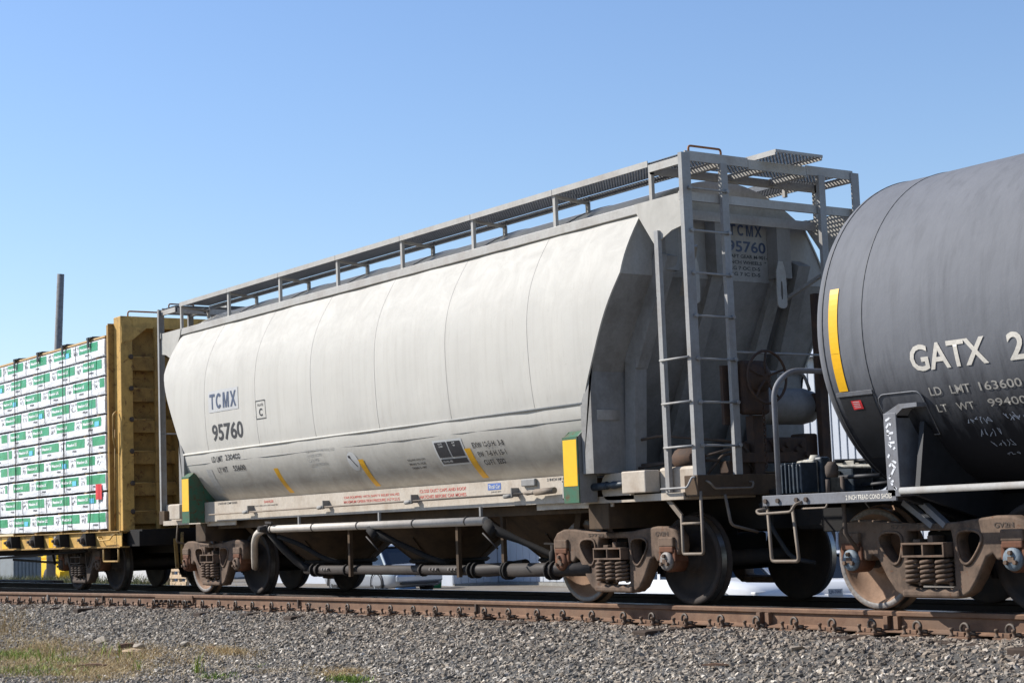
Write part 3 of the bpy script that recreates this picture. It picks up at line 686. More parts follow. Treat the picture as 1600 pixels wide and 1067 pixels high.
# running boards: real open grating so the sun draws its pattern on the roof
def grating(x0, x1, y0, y1, z, px=.046, py=.04, t=.0105, h=.007):
    g = G(); nx = max(1, round((x1-x0)/px)); nyb = max(1, round((y1-y0)/py))
    for j in range(nyb+1):
        y = y0+(y1-y0)*j/nyb; g.box(x0, x1, y-t*.6, y+t*.6, z-h, z)
    for i in range(nx+1):
        x = x0+(x1-x0)*i/nx; g.box(x-t, x+t, y0, y1, z-h*.9, z-.001)
    return g
POSTX = [-10.58, -8.89, -7.24, -5.58, -3.93, -2.32, -0.69, 0.97]
for side in (-1, 1):
    yo, yi = side*1.215, side*.715; a, b = sorted((yo, yi))
    for x0, x1 in zip(POSTX[:-1], POSTX[1:]):
        rb = obj('running_board', grating(x0+.012, x1-.012, a, b, 4.535), 'grate_steel', hop)
        g = G(); g.box(x0+.005, x1-.005, min(yo, yo+side*.008), max(yo, yo+side*.008), 4.49, 4.555); obj('board_edge', g, 'hopper_trim', rb)
        g = G(); g.box(x0+.005, x1-.005, min(yi, yi-side*.03), max(yi, yi-side*.03), 4.46, 4.52); obj('board_angle', g, 'grate_steel', rb)
    for k, x in enumerate(POSTX):
        g = G(); g.box(x-.022, x+.022, min(side*1.20, side*1.16), max(side*1.20, side*1.16), 4.12, 4.50); po = obj('walkway_post', g, 'hopper_trim', hop)
        g = G(); g.bar((x, side*1.19, 4.48), (x, side*.72, 4.44), .04, .03).bar((x, side*.72, 4.45), (x, side*.72, roof_z(.72)), .04, .04); obj('cross_bracket', g, 'seam_rust', po)
# end platforms, corner posts, ladders
for s in (-1, 1):
    X = lambda d: XC+s*d
    x0, x1 = sorted((X(5.86), X(6.40)))
    g = grating(x0, x1, -1.20, 1.20, 4.535, .046, .05); ep = obj('end_platform', g, 'grate_steel', hop)
    g = G()
    for y0, y1 in ((-1.20, -.345), (.50, 1.20)): g.box(min(X(6.40), X(6.42)), max(X(6.40), X(6.42)), y0, y1, 4.455, 4.555)
    g.box(min(X(6.40), X(6.42)), max(X(6.40), X(6.42)), -.34, .495, 4.44, 4.54); obj('platform_edge', g, 'hopper_trim', ep)
    g = G(); g.box(min(X(5.86), X(5.88)), max(X(5.86), X(5.88)), -1.2, 1.2, 4.41, 4.50); obj('platform_beam', g, 'hopper_trim', ep)
    for y in (-1.2, -.7, -.1, .5, 1.2):
        g = G(); g.box(x0, x1, y-.02, y+.02, 4.43, 4.508); obj('platform_beam', g, 'hopper_trim', ep)
    # raised step board over the middle
    xa, xb = sorted((X(6.14), X(6.66)))
    g = grating(xa, xb, -.17, .48, 4.605, .046, .05); ub = obj('step_board', g, 'grate_steel', hop)
    g = G(); g.box(xa, xb, -.185, -.172, 4.56, 4.615).box(xa, xb, .482, .495, 4.56, 4.615).box(min(X(6.66), X(6.672)), max(X(6.66), X(6.672)), -.185, .495, 4.585, 4.615); obj('board_edge', g, 'hopper_trim', ub)
    g = G(); g.tube(fillet([(X(6.36), -1.10, 4.55), (X(6.36), -1.10, 4.625), (X(6.36), -.66, 4.625), (X(6.36), -.66, 4.55)], .04), .012, 7); obj('platform_grab_iron', g, 'rust_rod', ep)
    for side in (-1, 1):
        # corner post: steel angle
        y = side*1.27
        g = G(); g.box(min(X(6.385), X(6.44)), max(X(6.385), X(6.44)), min(y, y-side*.012), max(y, y-side*.012), 1.10, 4.53).box(min(X(6.425), X(6.44)), max(X(6.425), X(6.44)), min(y-side*.012, y-side*.115), max(y-side*.012, y-side*.115), 1.10, 4.53)
        cp = obj('corner_post', g, 'ladder_grey', hop)
        ya = side*.70
        g = G(); g.box(min(X(6.395), X(6.44)), max(X(6.395), X(6.44)), ya-.045, ya+.045, 1.3 if side < 0 else 2.2, 4.46); st = obj('end_ladder_stile', g, 'ladder_grey', hop)
        if side*s < 0:
            for z in (4.17, 3.74, 3.31, 2.88, 2.45, 2.02, 1.59):
                g = G(); g.tube([(X(6.455), side*1.19, z), (X(6.455), side*.68, z-.005)], .0115, 7); obj('ladder_rung', g, 'ladder_grey', st)
                for yy in (1.19, .69):
                    g = G(); g.lathe([(.02, min(X(6.44), X(6.475))), (.02, max(X(6.44), X(6.475)))], (0, side*yy, z), 'x', 8); obj('rung_bolt', g, 'ladder_grey', st)
            # side ladder: inner stile and rungs
            g = G(); g.box(min(X(5.96), X(6.02)), max(X(5.96), X(6.02)), side*1.27 if side < 0 else 1.22, -1.22 if side < 0 else 1.27, 1.12, 3.80); sst = obj('side_ladder_stile', g, 'ladder_grey', hop)
            for z in (2.47, 2.03, 1.59):
                g = G(); g.tube([(X(5.98), side*1.285, z), (X(6.42), side*1.285, z)], .0115, 7); obj('ladder_rung', g, 'ladder_grey', sst)
            g = G(); g.tube(fillet([(X(5.97), side*1.26, 1.18), (X(5.97), side*1.35, 1.18), (X(6.38), side*1.35, 1.18), (X(6.40), side*1.30, 1.28), (X(6.43), side*1.28, 1.28)], .03), .011, 7); obj('grab_iron', g, 'ladder_grey', sst)
            # sill step hanging under the ladder
            g = G(); g.bar((X(5.92), side*1.25, 1.12), (X(6.16), side*1.25, .90), .05, .022, (0, 1, 0)); g.tube(fillet([(X(6.16), side*1.25, .91), (X(6.16), side*1.25, .53), (X(6.46), side*1.25, .53), (X(6.46), side*1.25, 1.14)], .03), .016, 7); g.tube([(X(6.16), side*1.25, .83), (X(6.46), side*1.25, .83)], .014, 7); obj('sill_step', g, 'step_steel', hop)
        else:
            g = G(); g.tube([(X(6.43), side*.68, 2.53), (X(6.43), side*1.26, 2.53)], .0115, 7); obj('handrail', g, 'ladder_grey', st)
    # cross beams of the end frame
    g = G(); g.box(min(X(6.35), X(6.385)), max(X(6.35), X(6.385)), -1.255, 1.255, 4.055, 4.145).box(min(X(5.80), X(5.83)), max(X(5.80), X(5.83)), -1.2, 1.2, 3.99, 4.09); obj('end_cross_beam', g, 'hopper_trim', hop)
    for side in (-1, 1):
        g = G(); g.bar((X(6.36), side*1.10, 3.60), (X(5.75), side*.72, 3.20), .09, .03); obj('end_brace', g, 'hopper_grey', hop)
    g = G(); g.tube([(X(6.43), -.70, 2.53), (X(6.43), .70, 2.53)], .012, 7); obj('handrail', g, 'ladder_grey', hop)
    # end sill, draft sill, coupler
    g = G(); g.box(min(X(6.26), X(6.46)), max(X(6.26), X(6.46)), -1.28, 1.28, 1.09, 1.30, .006); es = obj('end_sill', g, 'grime', hop)
    g = G(); g.box(min(X(4.0), X(6.5)), max(X(4.0), X(6.5)), -.33, .33, .74, 1.14, .01); obj('draft_sill', g, 'black_grime', hop)
    g = G(); g.box(min(X(6.5), X(6.85)), max(X(6.5), X(6.85)), -.10, .10, .76, .96, .02).box(min(X(6.8), X(7.12)), max(X(6.8), X(7.12)), -.17, .17, .72, 1.0, .05); cpl = obj('coupler', g, 'black_grime', hop)
    g = G(); g.tube(fillet([(X(6.45), -.45, 1.0), (X(6.6), -.45, .75), (X(6.8), -.40, .45), (X(7.05), -.33, .40)], .1), .022, 7); obj('air_hose', g, 'rubber', hop)
    for side in (-1, 1):
        g = G(); g.tube(fillet([(X(6.47), side*1.18, 1.24), (X(6.53), side*1.18, 1.22), (X(6.53), side*1.12, 1.16), (X(6.53), side*.62, 1.16), (X(6.53), side*.60, 1.22), (X(6.47), side*.60, 1.22)], .03), .011, 7); obj('grab_iron', g, 'step_steel', es)
        g = G(); g.tube(fillet([(X(6.48), -.95, 1.1), (X(6.55), -.95, .80), (X(6.55), -.60, .72)], .05), .016, 6)
        if side < 0: obj('uncoupling_lever', g, 'step_steel', es)
    # bolster plates, box brackets beside the steps
    for side in (-1, 1):
        a, b = sorted((side*1.40, side*1.20)); xa, xb = sorted((X(5.42), X(5.80)))
        g = G(); g.box(xa, xb, a, b, 1.155, 1.38, .012); obj('bracket_box', g, 'sill_cream', hop)
        a, b = sorted((side*1.20, side*1.10)); xa, xb = sorted((X(5.78), X(6.40)))
        g = G(); g.box(xa, xb, a, b, 1.10, 1.40, .03); obj('end_plate', g, 'sill_cream', hop)
        a, b = sorted((side*1.30, side*.3)); xa, xb = sorted((X(4.60), X(6.26)))
        g = G(); g.box(xa, xb, a, b, 1.07, 1.14); obj('shear_plate', g, 'sill_cream', hop)
        a, b = sorted((side*1.30, side*.3)); xa, xb = sorted((X(4.72), X(5.06)))
        g = G(); g.box(xa, xb, a, b, .80, 1.07, .01); obj('bolster_beam', g, 'grime', hop)
        g = G(); g.bar((X(4.3), side*.33, .98), (X(4.3), side*1.1, 1.12), .05, .05); obj('pipe_bracket', g, 'black_grime', hop)
# side sills
for side in (-1, 1):
    y = side*1.32
    arc = [(XC-4.86-.11*math.sin(t), 1.24-.125*math.cos(t)) for t in np.linspace(math.pi, 0, 8)]
    pts = [(XC+4.90, 1.095), (XC+4.90, 1.385), (XC-4.86, 1.385)]+arc[1:-1]+[(XC-4.86, 1.095)]
    g = G(); g.prism(pts, 'xz', y, y-side*.012); sill = obj('side_sill', g, 'sill_cream', hop)
    a, b = sorted((y-side*.012, y-side*.24))
    g = G(); g.box(XC-4.86, XC+4.90, a, b, 1.365, 1.379); obj('sill_flange', g, 'sill_cream', sill)
    a, b = sorted((y-side*.012, y-side*.10))
    g = G(); g.box(XC-4.80, XC+4.85, a, b, 1.098, 1.110); obj('sill_flange', g, 'sill_cream', sill)
    for x0, x1 in ((XC+3.75, XC+5.1), (XC-5.0, XC-3.75)):
        a, b = sorted((side*1.27, side*1.25)); g = G(); g.box(x0, x1, a, b, 1.03, 1.094); obj('sill_doubler', g, 'sill_cream', sill)
    # inner web below the sill
    a, b = sorted((side*1.14, side*1.12)); g = G(); g.box(XC-4.6, XC+4.6, a, b, .98, 1.36); obj('inner_web', g, 'grime', hop)
    # corner brackets painted green with yellow reflectors
    for s in (-1, 1):
        xa, xb = sorted((XC+s*4.67, XC+s*4.93)); yo = side*1.578
        a, b = sorted((yo, yo-side*.015))
        top = [(XC+s*4.67, 1.77), (XC+s*4.93, 1.77)]
        g = G(); g.box(xa, xb, a, b, 1.085, 1.775); br = obj('roping_bracket', g, 'bracket_green', hop)
        rc = [(yo-side*.015, 1.085), (yo-side*.015, 1.775), (side*1.49, 1.835), (side*1.45, 1.80), (side*1.14, 1.40), (side*1.14, 1.385), (side*1.33, 1.385), (side*1.33, 1.085)]
        for xx in (XC+s*4.68, XC+s*4.918):
            g = G(); g.prism(rc, 'yz', xx-.006, xx+.006); obj('bracket_web', g, 'bracket_green' if (s < 0 or xx < XC+4.8) else 'hopper_grey', br)
        g = G(); g.poly([(xa, yo-side*.015, 1.776), (xb, yo-side*.015, 1.776), (xb, side*1.475, 1.838), (xa, side*1.475, 1.838)], [(0, 1, 2, 3)]); obj('bracket_cap', g, 'bracket_green', br)
        g = G(); g.box(xa+.015, xb-.012, min(yo, yo+side*.003), max(yo, yo+side*.003), 1.26, 1.745); obj('reflector', g, 'reflector_yellow', br)
    if side < 0:
        # uncoupling / valve control rod carried along the sill in clips
        g = G(); g.tube([(-9.25, -1.40, 1.195), (-1.2, -1.40, 1.22)], .0115, 7).tube([(-1.2, -1.40, 1.22), (-1.13, -1.40, 1.225), (-1.05, -1.40, 1.22), (-.97, -1.40, 1.225)], [.012, .03, .018, .03], 7).tube([(-.97, -1.40, 1.225), (-.62, -1.40, 1.235)], .036, 10)
        obj('control_rod', g, 'step_steel', hop)
        g = G(); g.tube([(.02, -1.38, 1.24), (.26, -1.36, 1.25)], .04, 10).tube([(.24, -1.36, 1.25), (.29, -1.36, 1.25), (.36, -1.36, 1.25), (.46, -1.34, 1.255), (.55, -1.33, 1.26)], [.045, .028, .045, .03, .03], 10); obj('slack_adjuster', g, 'valve_blue', hop)
        pts = [(.60, 1.095), (.60, 1.375), (.30, 1.375)]+[(.17-.10*math.sin(t), 1.235+.135*math.cos(t)) for t in np.linspace(0, math.pi, 9)]+[(.30, 1.095)]
        g = G(); g.prism(pts, 'xz', -1.30, -1.285); obj('end_side_plate', g, 'sill_cream', hop)
        for x in (-7.95, -5.74, -3.53, -1.41):
            g = G(); g.box(x-.008, x+.008, -1.42, -1.321, 1.19, 1.29).tube([(x-.16, -1.40, 1.20), (x-.01, -1.40, 1.205)], .026, 8); obj('rod_clip', g, 'hopper_grey', sill)
        g = G(); g.box(-1.30, -1.04, -1.36, -1.321, 1.30, 1.38, .01); obj('label_holder', g, 'hopper_grey', sill)
        g = G(); g.box(-.52, -.50, -1.37, -1.321, 1.13, 1.33).box(-.52, -.42, -1.37, -1.36, 1.13, 1.145).box(-.52, -.42, -1.37, -1.36, 1.315, 1.33); obj('rod_guide', g, 'hopper_trim', sill)
        g = G(); g.box(-9.83, -9.66, -1.332, -1.3205, 1.19, 1.345, .004); obj('end_cutout', g, 'hopper_grey', sill)
        # lettering on the sill
        for tx, x0, w, z0, h, mt in (('CAR EQUIPPED WITH SAFETY RELIEF VALVES', -5.335, 1.38, 1.292, .036, 'ink_red'), ('MAXIMUM OPERATION PRESSURE 14.7 P.S.I.G', -5.345, 1.40, 1.236, .036, 'ink_red'), ('CLOSE DUST CAPS AND ROOF', -3.478, 1.02, 1.305, .04, 'ink_red'), ('HATCHES BEFORE CAR MOVES', -3.478, 1.02, 1.236, .04, 'ink_red'), ('DANGER', -7.615, .29, 1.315, .036, 'ink_red'), ('DO NOT OPEN UNTIL DISCONNECTED', -7.948, .75, 1.272, .018, 'ink_black'), ('2 INCH HF COMP SHOES', -9.108, .64, 1.335, .03, 'ink_black'), ('2 INCH HF COMP SHOES', -0.855, .62, 1.34, .03, 'ink_black'), ('JOB NO 2094', -1.945, .2, 1.25, .02, 'ink_black')):
            b = text_bm(tx, w, h, 0.015); wrapmap(b, lambda u, v: (x0+u, -1.3225, z0+v)); obj('lettering', b, mt, sill)
        b = rect_bm(.26, .075); wrapmap(b, lambda u, v: (-2.005+u, -1.3225, 1.285+v)); lg = obj('logo_plate', b, 'logo_blue', sill)
        b = text_bm('Thrall Car', .23, .045, .02); wrapmap(b, lambda u, v: (-1.990+u, -1.324, 1.30+v)); obj('lettering', b, 'decal_white', sill)
# stencils on the near side, following the curved sheets
def onside(x0, z0): return lambda u, v: (x0+u, side_y(z0+v)-dent(x0+u-XC, z0+v)-.0045, z0+v)
sp = [o for o in hop.children if o.name.startswith('side_panel')][0]; lsn = [o for o in hop.children if o.name.startswith('lower_sheet')][0]
def dec(name, bm, x0, z0, mat, parent): return obj(name, wrapmap(bm, onside(x0, z0)), mat, parent, recalc=False)
d0 = dec('stencil_patch', rect_bm(.97, .315, 6, 6), -8.845, 2.675, 'patch_pale', sp)
def on2(x0, z0): return lambda u, v: (x0+u, side_y(z0+v)-dent(x0+u-XC, z0+v)-.008, z0+v)
def block(word, w, h, t, cuts=5):
    """heavy gothic capitals drawn as outlines: T C M X"""
    n = len(word); b = bmesh.new(); adv = w/n; lw = adv*.84
    for i, ch in enumerate(word):
        x0 = i*adv*1.02
        if ch == 'T': polys = [[(0, h-t), (lw/2-t/2, h-t), (lw/2-t/2, 0), (lw/2+t/2, 0), (lw/2+t/2, h-t), (lw, h-t), (lw, h), (0, h)]]
        elif ch == 'M': m = lw/2; polys = [[(0, 0), (t, 0), (t, h-t*1.4), (m-t*.45, 0), (m+t*.45, 0), (lw-t, h-t*1.4), (lw-t, 0), (lw, 0), (lw, h), (lw-t*1.25, h), (m, t*1.3), (t*1.25, h), (0, h)]]
        elif ch == 'X': m = lw/2; k = t*1.15; d = k*.62; polys = [[(0, 0), (k, 0), (m, h/2-d), (lw-k, 0), (lw, 0), (m+d*.95, h/2), (lw, h), (lw-k, h), (m, h/2+d), (k, h), (0, h), (m-d*.95, h/2)]]
        else:
            A = [R(a) for a in np.linspace(42, 318, 26)]
            o = [(lw/2+lw/2*math.cos(a), h/2+h/2*math.sin(a)) for a in A]; q = [(lw/2+(lw/2-t)*math.cos(a), h/2+(h/2-t)*math.sin(a)) for a in A]
            polys = [[o[k], o[k+1], q[k+1], q[k]] for k in range(25)]
        for p in polys: b.faces.new([b.verts.new((x0+x, y, 0)) for x, y in p])
    bmesh.ops.remove_doubles(b, verts=b.verts[:], dist=1e-5)
    for k in range(1, cuts+1): bmesh.ops.bisect_plane(b, geom=b.verts[:]+b.edges[:]+b.faces[:], plane_co=(0, h*k/(cuts+1), 0), plane_no=(0, 1, 0))
    return b
obj('lettering', wrapmap(block('TCMX', .885, .225, .043), on2(-8.80, 2.72)), 'ink_blue', sp, recalc=False)
ewr = [o for o in hop.children if o.name.startswith('end_wall')][1]
obj('lettering', wrapmap(block('TCMX', .50, .125, .024, 0), lambda u, v: (XC+5.6575, .045+u, 3.90+v)), 'ink_blue', ewr, recalc=False)
dec('lettering', text_bm('95760', .99, .245, .022, 5), -8.78, 2.255, 'ink_black', sp)
b = rect_bm(.30, .012); [joinbm(b, wrapmap(rect_bm(*a[:2]), lambda u, v: (u+a[2], v+a[3], 0))) for a in ((.30, .012, 0, .25), (.010, .262, 0, 0), (.010, .262, .29, 0))]
dec('plate_box', b, -7.345, 2.475, 'ink_black', sp)
dec('lettering', text_bm('PLATE', .17, .035, .01, 1), -7.28, 2.655, 'ink_black', sp); dec('lettering', text_bm('C', .10, .11, .03, 2), -7.245, 2.515, 'ink_black', sp)
for tx, x0, w, z0, h in (('LD LMT', -8.90, .36, 1.955, .082), ('230400', -8.45, .47, 1.962, .082), ('LT WT', -8.79, .31, 1.795, .078), ('55600', -8.29, .38, 1.80, .078)):
    dec('lettering', text_bm(tx, w, h, .011, 3), x0, z0, 'ink_black', lsn)
for tx, x0, w, z0, h in (('EXW 10-5 H  3-8', -2.12, .63, 1.775, .062), ('EW', -2.08, .12, 1.67, .058), ('7-6 H 15-1', -1.90, .38, 1.672, .06), ('CU FT  3230', -2.05, .42, 1.575, .058)):
    dec('lettering', text_bm(tx, w, h, .011, 3), x0, z0, 'ink_black', lsn)
for k, (tx, w) in enumerate((('REQUIRES SHROUDED', .42), ('BRAKE TIL HOSE', .38), ('TRAIN 5-1997', .34))): dec('lettering', text_bm(tx, w, .026, .01, 1), -3.63, 1.695-.048*k, 'ink_black', lsn)
for k, (tx, w) in enumerate((('FOR PNEUMATIC UNLOADING ONLY', .80), ('DO NOT EXCEED', .42), ('14.5 PSI', .30), ('RELIEVE PRESSURE', .5))): dec('lettering', text_bm(tx, w, .032, .01, 1), -6.05, 1.94-.06*k, 'ink_faint', lsn)
dec('stencil_patch', rect_bm(.62, .30, 4, 10), -2.92, 1.605, 'decal_white', lsn)
for x0, w, z0, h in ((-2.885, .26, 1.70, .18), (-2.60, .265, 1.70, .18), (-2.885, .55, 1.625, .055)):
    obj('data_panel', wrapmap(rect_bm(w, h, 3, 8), on2(x0, z0)), 'ink_black', lsn, recalc=False)
def on3(x0, z0): return lambda u, v: (x0+u, side_y(z0+v)-dent(x0+u-XC, z0+v)-.011, z0+v)
for tx, x0, w, z0, h in (('COTS', -2.80, .09, 1.85, .018), ('LUBE', -2.80, .09, 1.82, .018), ('IDT', -2.50, .06, 1.85, .018), ('RP', -2.49, .04, 1.82, .018), ('10-02-98', -2.85, .20, 1.64, .025)):
    obj('lettering', wrapmap(text_bm(tx, w, h, .02, 1), on3(x0, z0)), 'decal_white', lsn, recalc=False)
for x0 in (-7.13, -4.78, -2.33):
    dec('reflective_strip', rect_bm(.125, .345, 2, 14), x0+.02, 1.435, 'strip_yellow', lsn)
dec('faded_strip', rect_bm(.20, .36, 2, 14), -9.2, 1.50, 'ink_faint', lsn)
g = G(); n = 28; b = bmesh.new(); ring = []
vv = [b.verts.new((.13+.13*math.cos(2*math.pi*k/n), .12+.12*math.sin(2*math.pi*k/n), 0)) for k in range(n)]; b.faces.new(vv)
for k in range(1, 8): bmesh.ops.bisect_plane(b, geom=b.verts[:]+b.edges[:]+b.faces[:], plane_co=(0, .03*k, 0), plane_no=(0, 1, 0))
dec('round_decal', b, -5.02, 1.645, 'decal_white', lsn)
b = bmesh.new(); vv = [b.verts.new(p) for p in ((0, .13, 0), (.012, .14, 0), (.115, .01, 0), (.10, 0, 0))]; b.faces.new(vv)
for k in range(1, 6): bmesh.ops.bisect_plane(b, geom=b.verts[:]+b.edges[:]+b.faces[:], plane_co=(0, .024*k, 0), plane_no=(0, 1, 0))
obj('decal_mark', wrapmap(b, on2(-4.95, 1.69)), 'ink_black', lsn, recalc=False)
b = rect_bm(.05, .03); obj('decal_mark', wrapmap(b, on2(-4.97, 1.81)), 'ink_black', lsn, recalc=False)
# hopper pockets and outlets
def sup(a, b, z, cx, n=36, e=2.6):
    o = []
    for k in range(n):
        t = 2*math.pi*k/n; c, s = math.cos(t), math.sin(t)
        o.append((cx+a*math.copysign(abs(c)**(2/e), c), b*math.copysign(abs(s)**(2/e), s), z))
    return o
for cx in (XC-2.9, XC, XC+2.9):
    g = G(); g.loft([sup(1.445, 1.18, 1.36, cx), sup(1.36, 1.13, 1.12, cx), sup(1.12, 1.04, .98, cx, 36, 2.2), sup(.84, .82, .76, cx, 36, 2), sup(.62, .60, .58, cx, 36, 2), sup(.47, .46, .46, cx, 36, 2), sup(.45, .44, .43, cx, 36, 2)]); pk = obj('hopper_pocket', g, 'grime', hop)
    g = G(); g.loft([sup(.52, .52, .475, cx, 36, 2), sup(.54, .54, .45, cx, 36, 2), sup(.50, .50, .42, cx, 36, 2)]); obj('outlet_flange', g, 'black_grime', pk)
    g = G(); g.box(cx-.4, cx+.4, -.3, .3, .36, .43, .02); obj('outlet_gate', g, 'black_grime', pk)
    for a in range(8):
        an = R(22.5+45*a); c_, s_ = math.cos(an), math.sin(an)
        g = G(); g.bar((cx+.46*c_, .46*s_, .46), (cx+.85*c_, .83*s_, .77), .02, .04); obj('pocket_rib', g, 'grime', pk)
for s in (-1, 1):
    g = G(); g.loft([[(XC+s*4.40, -1.15, 1.40), (XC+s*4.40, 1.15, 1.40), (XC+s*4.5, 1.15, 1.36), (XC+s*4.5, -1.15, 1.36)], [(XC+s*3.6, -.7, .60), (XC+s*3.6, .7, .60), (XC+s*3.7, .7, .56), (XC+s*3.7, -.7, .56)]], smooth=False); obj('end_slope', g, 'grime', hop)
# pneumatic piping: high pipe under the sill, low pipe near the outlets
g = G(); g.tube(fillet([(-8.62, -.98, .40), (-8.35, -1.12, .56), (-8.02, -1.28, .78), (-7.82, -1.34, .89), (-7.55, -1.36, .945), (-2.02, -1.36, .935)], .14), .05, 14); hp = obj('upper_pipe', g, 'pipe_cream', hop)
for x in (-7.3, -6.1, -4.9, -3.55, -2.4):
    g = G(); g.tube([(x-.012, -1.36, .943), (x+.012, -1.36, .943)], .056, 14); obj('pipe_band', g, 'pipe_dark', hp)
for x in (-6.55, -4.42, -2.14):
    g = G(); g.bar((x, -1.34, .99), (x, -1.34, 1.10), .03, .03); obj('pipe_hanger', g, 'hopper_grey', hp)
g = G(); g.tube([(-7.5, -1.36, .945), (-7.36, -1.36, .944)], .068, 12); g.bar((-7.5, -1.36, 1.04), (-7.2, -1.42, 1.03), .03, .03).lathe([(.04, -1.52), (.05, -1.44), (.05, -1.36)], (-7.42, 0, .95), n=10); obj('pipe_valve', g, 'pipe_dark', hp)
for x in (-4.62, -2.0):
    g = G(); g.tube(fillet([(x, -1.36, .92), (x+.14, -1.33, .82), (x+.50, -1.15, .66), (x+.85, -1.0, .50), (x+1.1, -.92, .44)], .12), [.055 if i < 6 else .036 for i in range(17)], 10); g.tube([(x+.02, -1.37, .90), (x+.15, -1.34, .78)], .068, 10); obj('drop_pipe', g, 'black_grime', hop)
    g = G(); g.tube([(x+.03, -1.44, .80), (x+.26, -1.40, .62)], .010, 6); obj('valve_handle', g, 'pipe_dark', hop)
g = G(); g.tube(fillet([(-7.42, -1.34, .90), (-7.25, -1.22, .66), (-7.02, -1.06, .42), (-6.85, -1.0, .365)], .12), .055, 10).tube(fillet([(-7.25, -1.30, .84), (-6.9, -1.15, .72), (-6.5, -1.0, .52), (-6.2, -.9, .45)], .12), .034, 8); obj('drop_pipe', g, 'black_grime', hop)
g = G(); g.tube([(-7.0, -1.0, .365), (-2.9, -1.0, .36), (-2.55, -1.0, .36), (-2.3, -.95, .37), (-1.9, -.9, .41)], [.062, .062, .08, .075, .075], 16); lp = obj('lower_pipe', g, 'pipe_dark', hop)
g = G(); g.tube([(-2.1, -1.06, .36), (-.4, -1.06, .38)], .078, 16); obj('lower_pipe', g, 'pipe_dark', hop)
for x, r in ((-6.75, .095), (-6.6, .095), (-5.85, .082), (-3.95, .082), (-2.85, .10), (-2.75, .10), (-2.05, .11), (-2.0, .11), (-1.2, .11), (-1.1, .11)):
    g = G(); g.tube([(x-.015, -1.0 if x < -2.1 else -1.06, .362), (x+.015, -1.0 if x < -2.1 else -1.06, .362)], r, 14); obj('pipe_flange', g, 'black_grime', lp)
for x in (-6.35, -3.62, -3.2):
    g = G()
    for k in (-.05, .02, .09): g.lathe([(.016, -1.10), (.016, -1.05)], (x+k, 0, .375), n=8)
    obj('coupling_bolt', g, 'bearing_grey', lp)
for x in (-5.6, -3.0, -2.05):
    g = G(); g.box(x-.025, x+.025, -1.12, -1.07, .28, 1.1); obj('pipe_support', g, 'grime', hop)
g = G(); g.lathe([(.05, .40), (.05, .56), (.03, .58), (.03, .64)], (-1.15, -1.06, 0), 'z', 10).bar((-1.30, -1.06, .66), (-1.05, -1.06, .65), .03, .02); obj('relief_valve', g, 'black_grime', hop)
# hand brake, brake reservoir, valves on the right-hand end
wx, wy, wz = 1.72, -.415, 2.265
g = G(); n = 28
g.tube([(wx, wy+.265*math.cos(2*math.pi*k/n), wz+.265*math.sin(2*math.pi*k/n)) for k in range(n+1)], .014, 7, cap=False); bw = obj('brake_wheel', g, 'brake_iron', hop)
for k in range(5):
    a = R(90+72*k); g = G(); g.tube([(wx-.02, wy+.04*math.cos(a), wz+.04*math.sin(a)), (wx-.03, wy+.14*math.cos(a), wz+.14*math.sin(a)), (wx, wy+.26*math.cos(a), wz+.26*math.sin(a))], .012, 6); obj('spoke', g, 'brake_iron', bw)
g = G(); g.lathe([(.001, 1.70), (.06, 1.70), (.10, 1.66), (.15, 1.63), (.16, 1.50), (.001, 1.50)], (0, wy, wz+.01), 'x', 20).box(1.46, 1.58, wy-.20, wy+.17, 1.90, 2.45, .04); obj('brake_gear_housing', g, 'brake_iron', hop)
g = G(); g.box(1.42, 1.46, -.78, -.68, 1.8, 2.4).box(1.40, 1.475, -.675, .2, 1.42, 1.52).box(1.36, 1.465, -.40, -.26, 1.25, 1.895).box(1.38, 1.45, .60, .72, 1.25, 3.2); obj('brake_support', g, 'brake_iron', hop)
g = G()
for k in range(16):
    z = 1.98-.04*k; n = 8; d = (.016, 0) if k % 2 else (0, .016)
    g.tube([(1.62+d[0]*math.cos(2*math.pi*i/n), wy+.02+d[1]*math.cos(2*math.pi*i/n)*1, z+.028*math.sin(2*math.pi*i/n)) for i in range(n+1)], .006, 5, cap=False)
obj('brake_chain', g, 'brake_iron', hop)
g = G(); g.lathe([(.001, -.28), (.10, -.27), (.17, -.22), (.195, -.12), (.195, .36), (.17, .48), (.10, .54), (.001, .55)], (1.15, .25, 2.02), 'y', 28); rs = obj('air_reservoir', g, 'hopper_grey', hop)
g = G(); g.box(1.1, 1.34, .62, .78, 1.95, 2.15, .02).box(1.12, 1.2, .55, .72, 1.85, 1.92); obj('reservoir_bracket', g, 'brake_iron', rs)
g = G(); g.tube(fillet([(1.3, -.05, 2.2), (1.3, -.05, 2.36), (1.3, .52, 2.36), (1.3, .60, 2.18)], .08), .018, 7); obj('reservoir_pipe', g, 'ladder_grey', rs)
g = G(); g.box(1.1, 1.4, -.05, .42, 1.42, 1.68, .03).box(1.15, 1.36, .42, .62, 1.46, 1.72, .02).lathe([(.10, -.30), (.12, -.22), (.12, -.05)], (1.25, .0, 1.55), 'y', 14)
for k in range(7): g.lathe([(.03, 1.38), (.03, 1.43)], (0, -.02+.07*k, 1.5+.05*(k % 3)), 'x', 7)
obj('brake_valve', g, 'brake_iron', hop)
g = G()
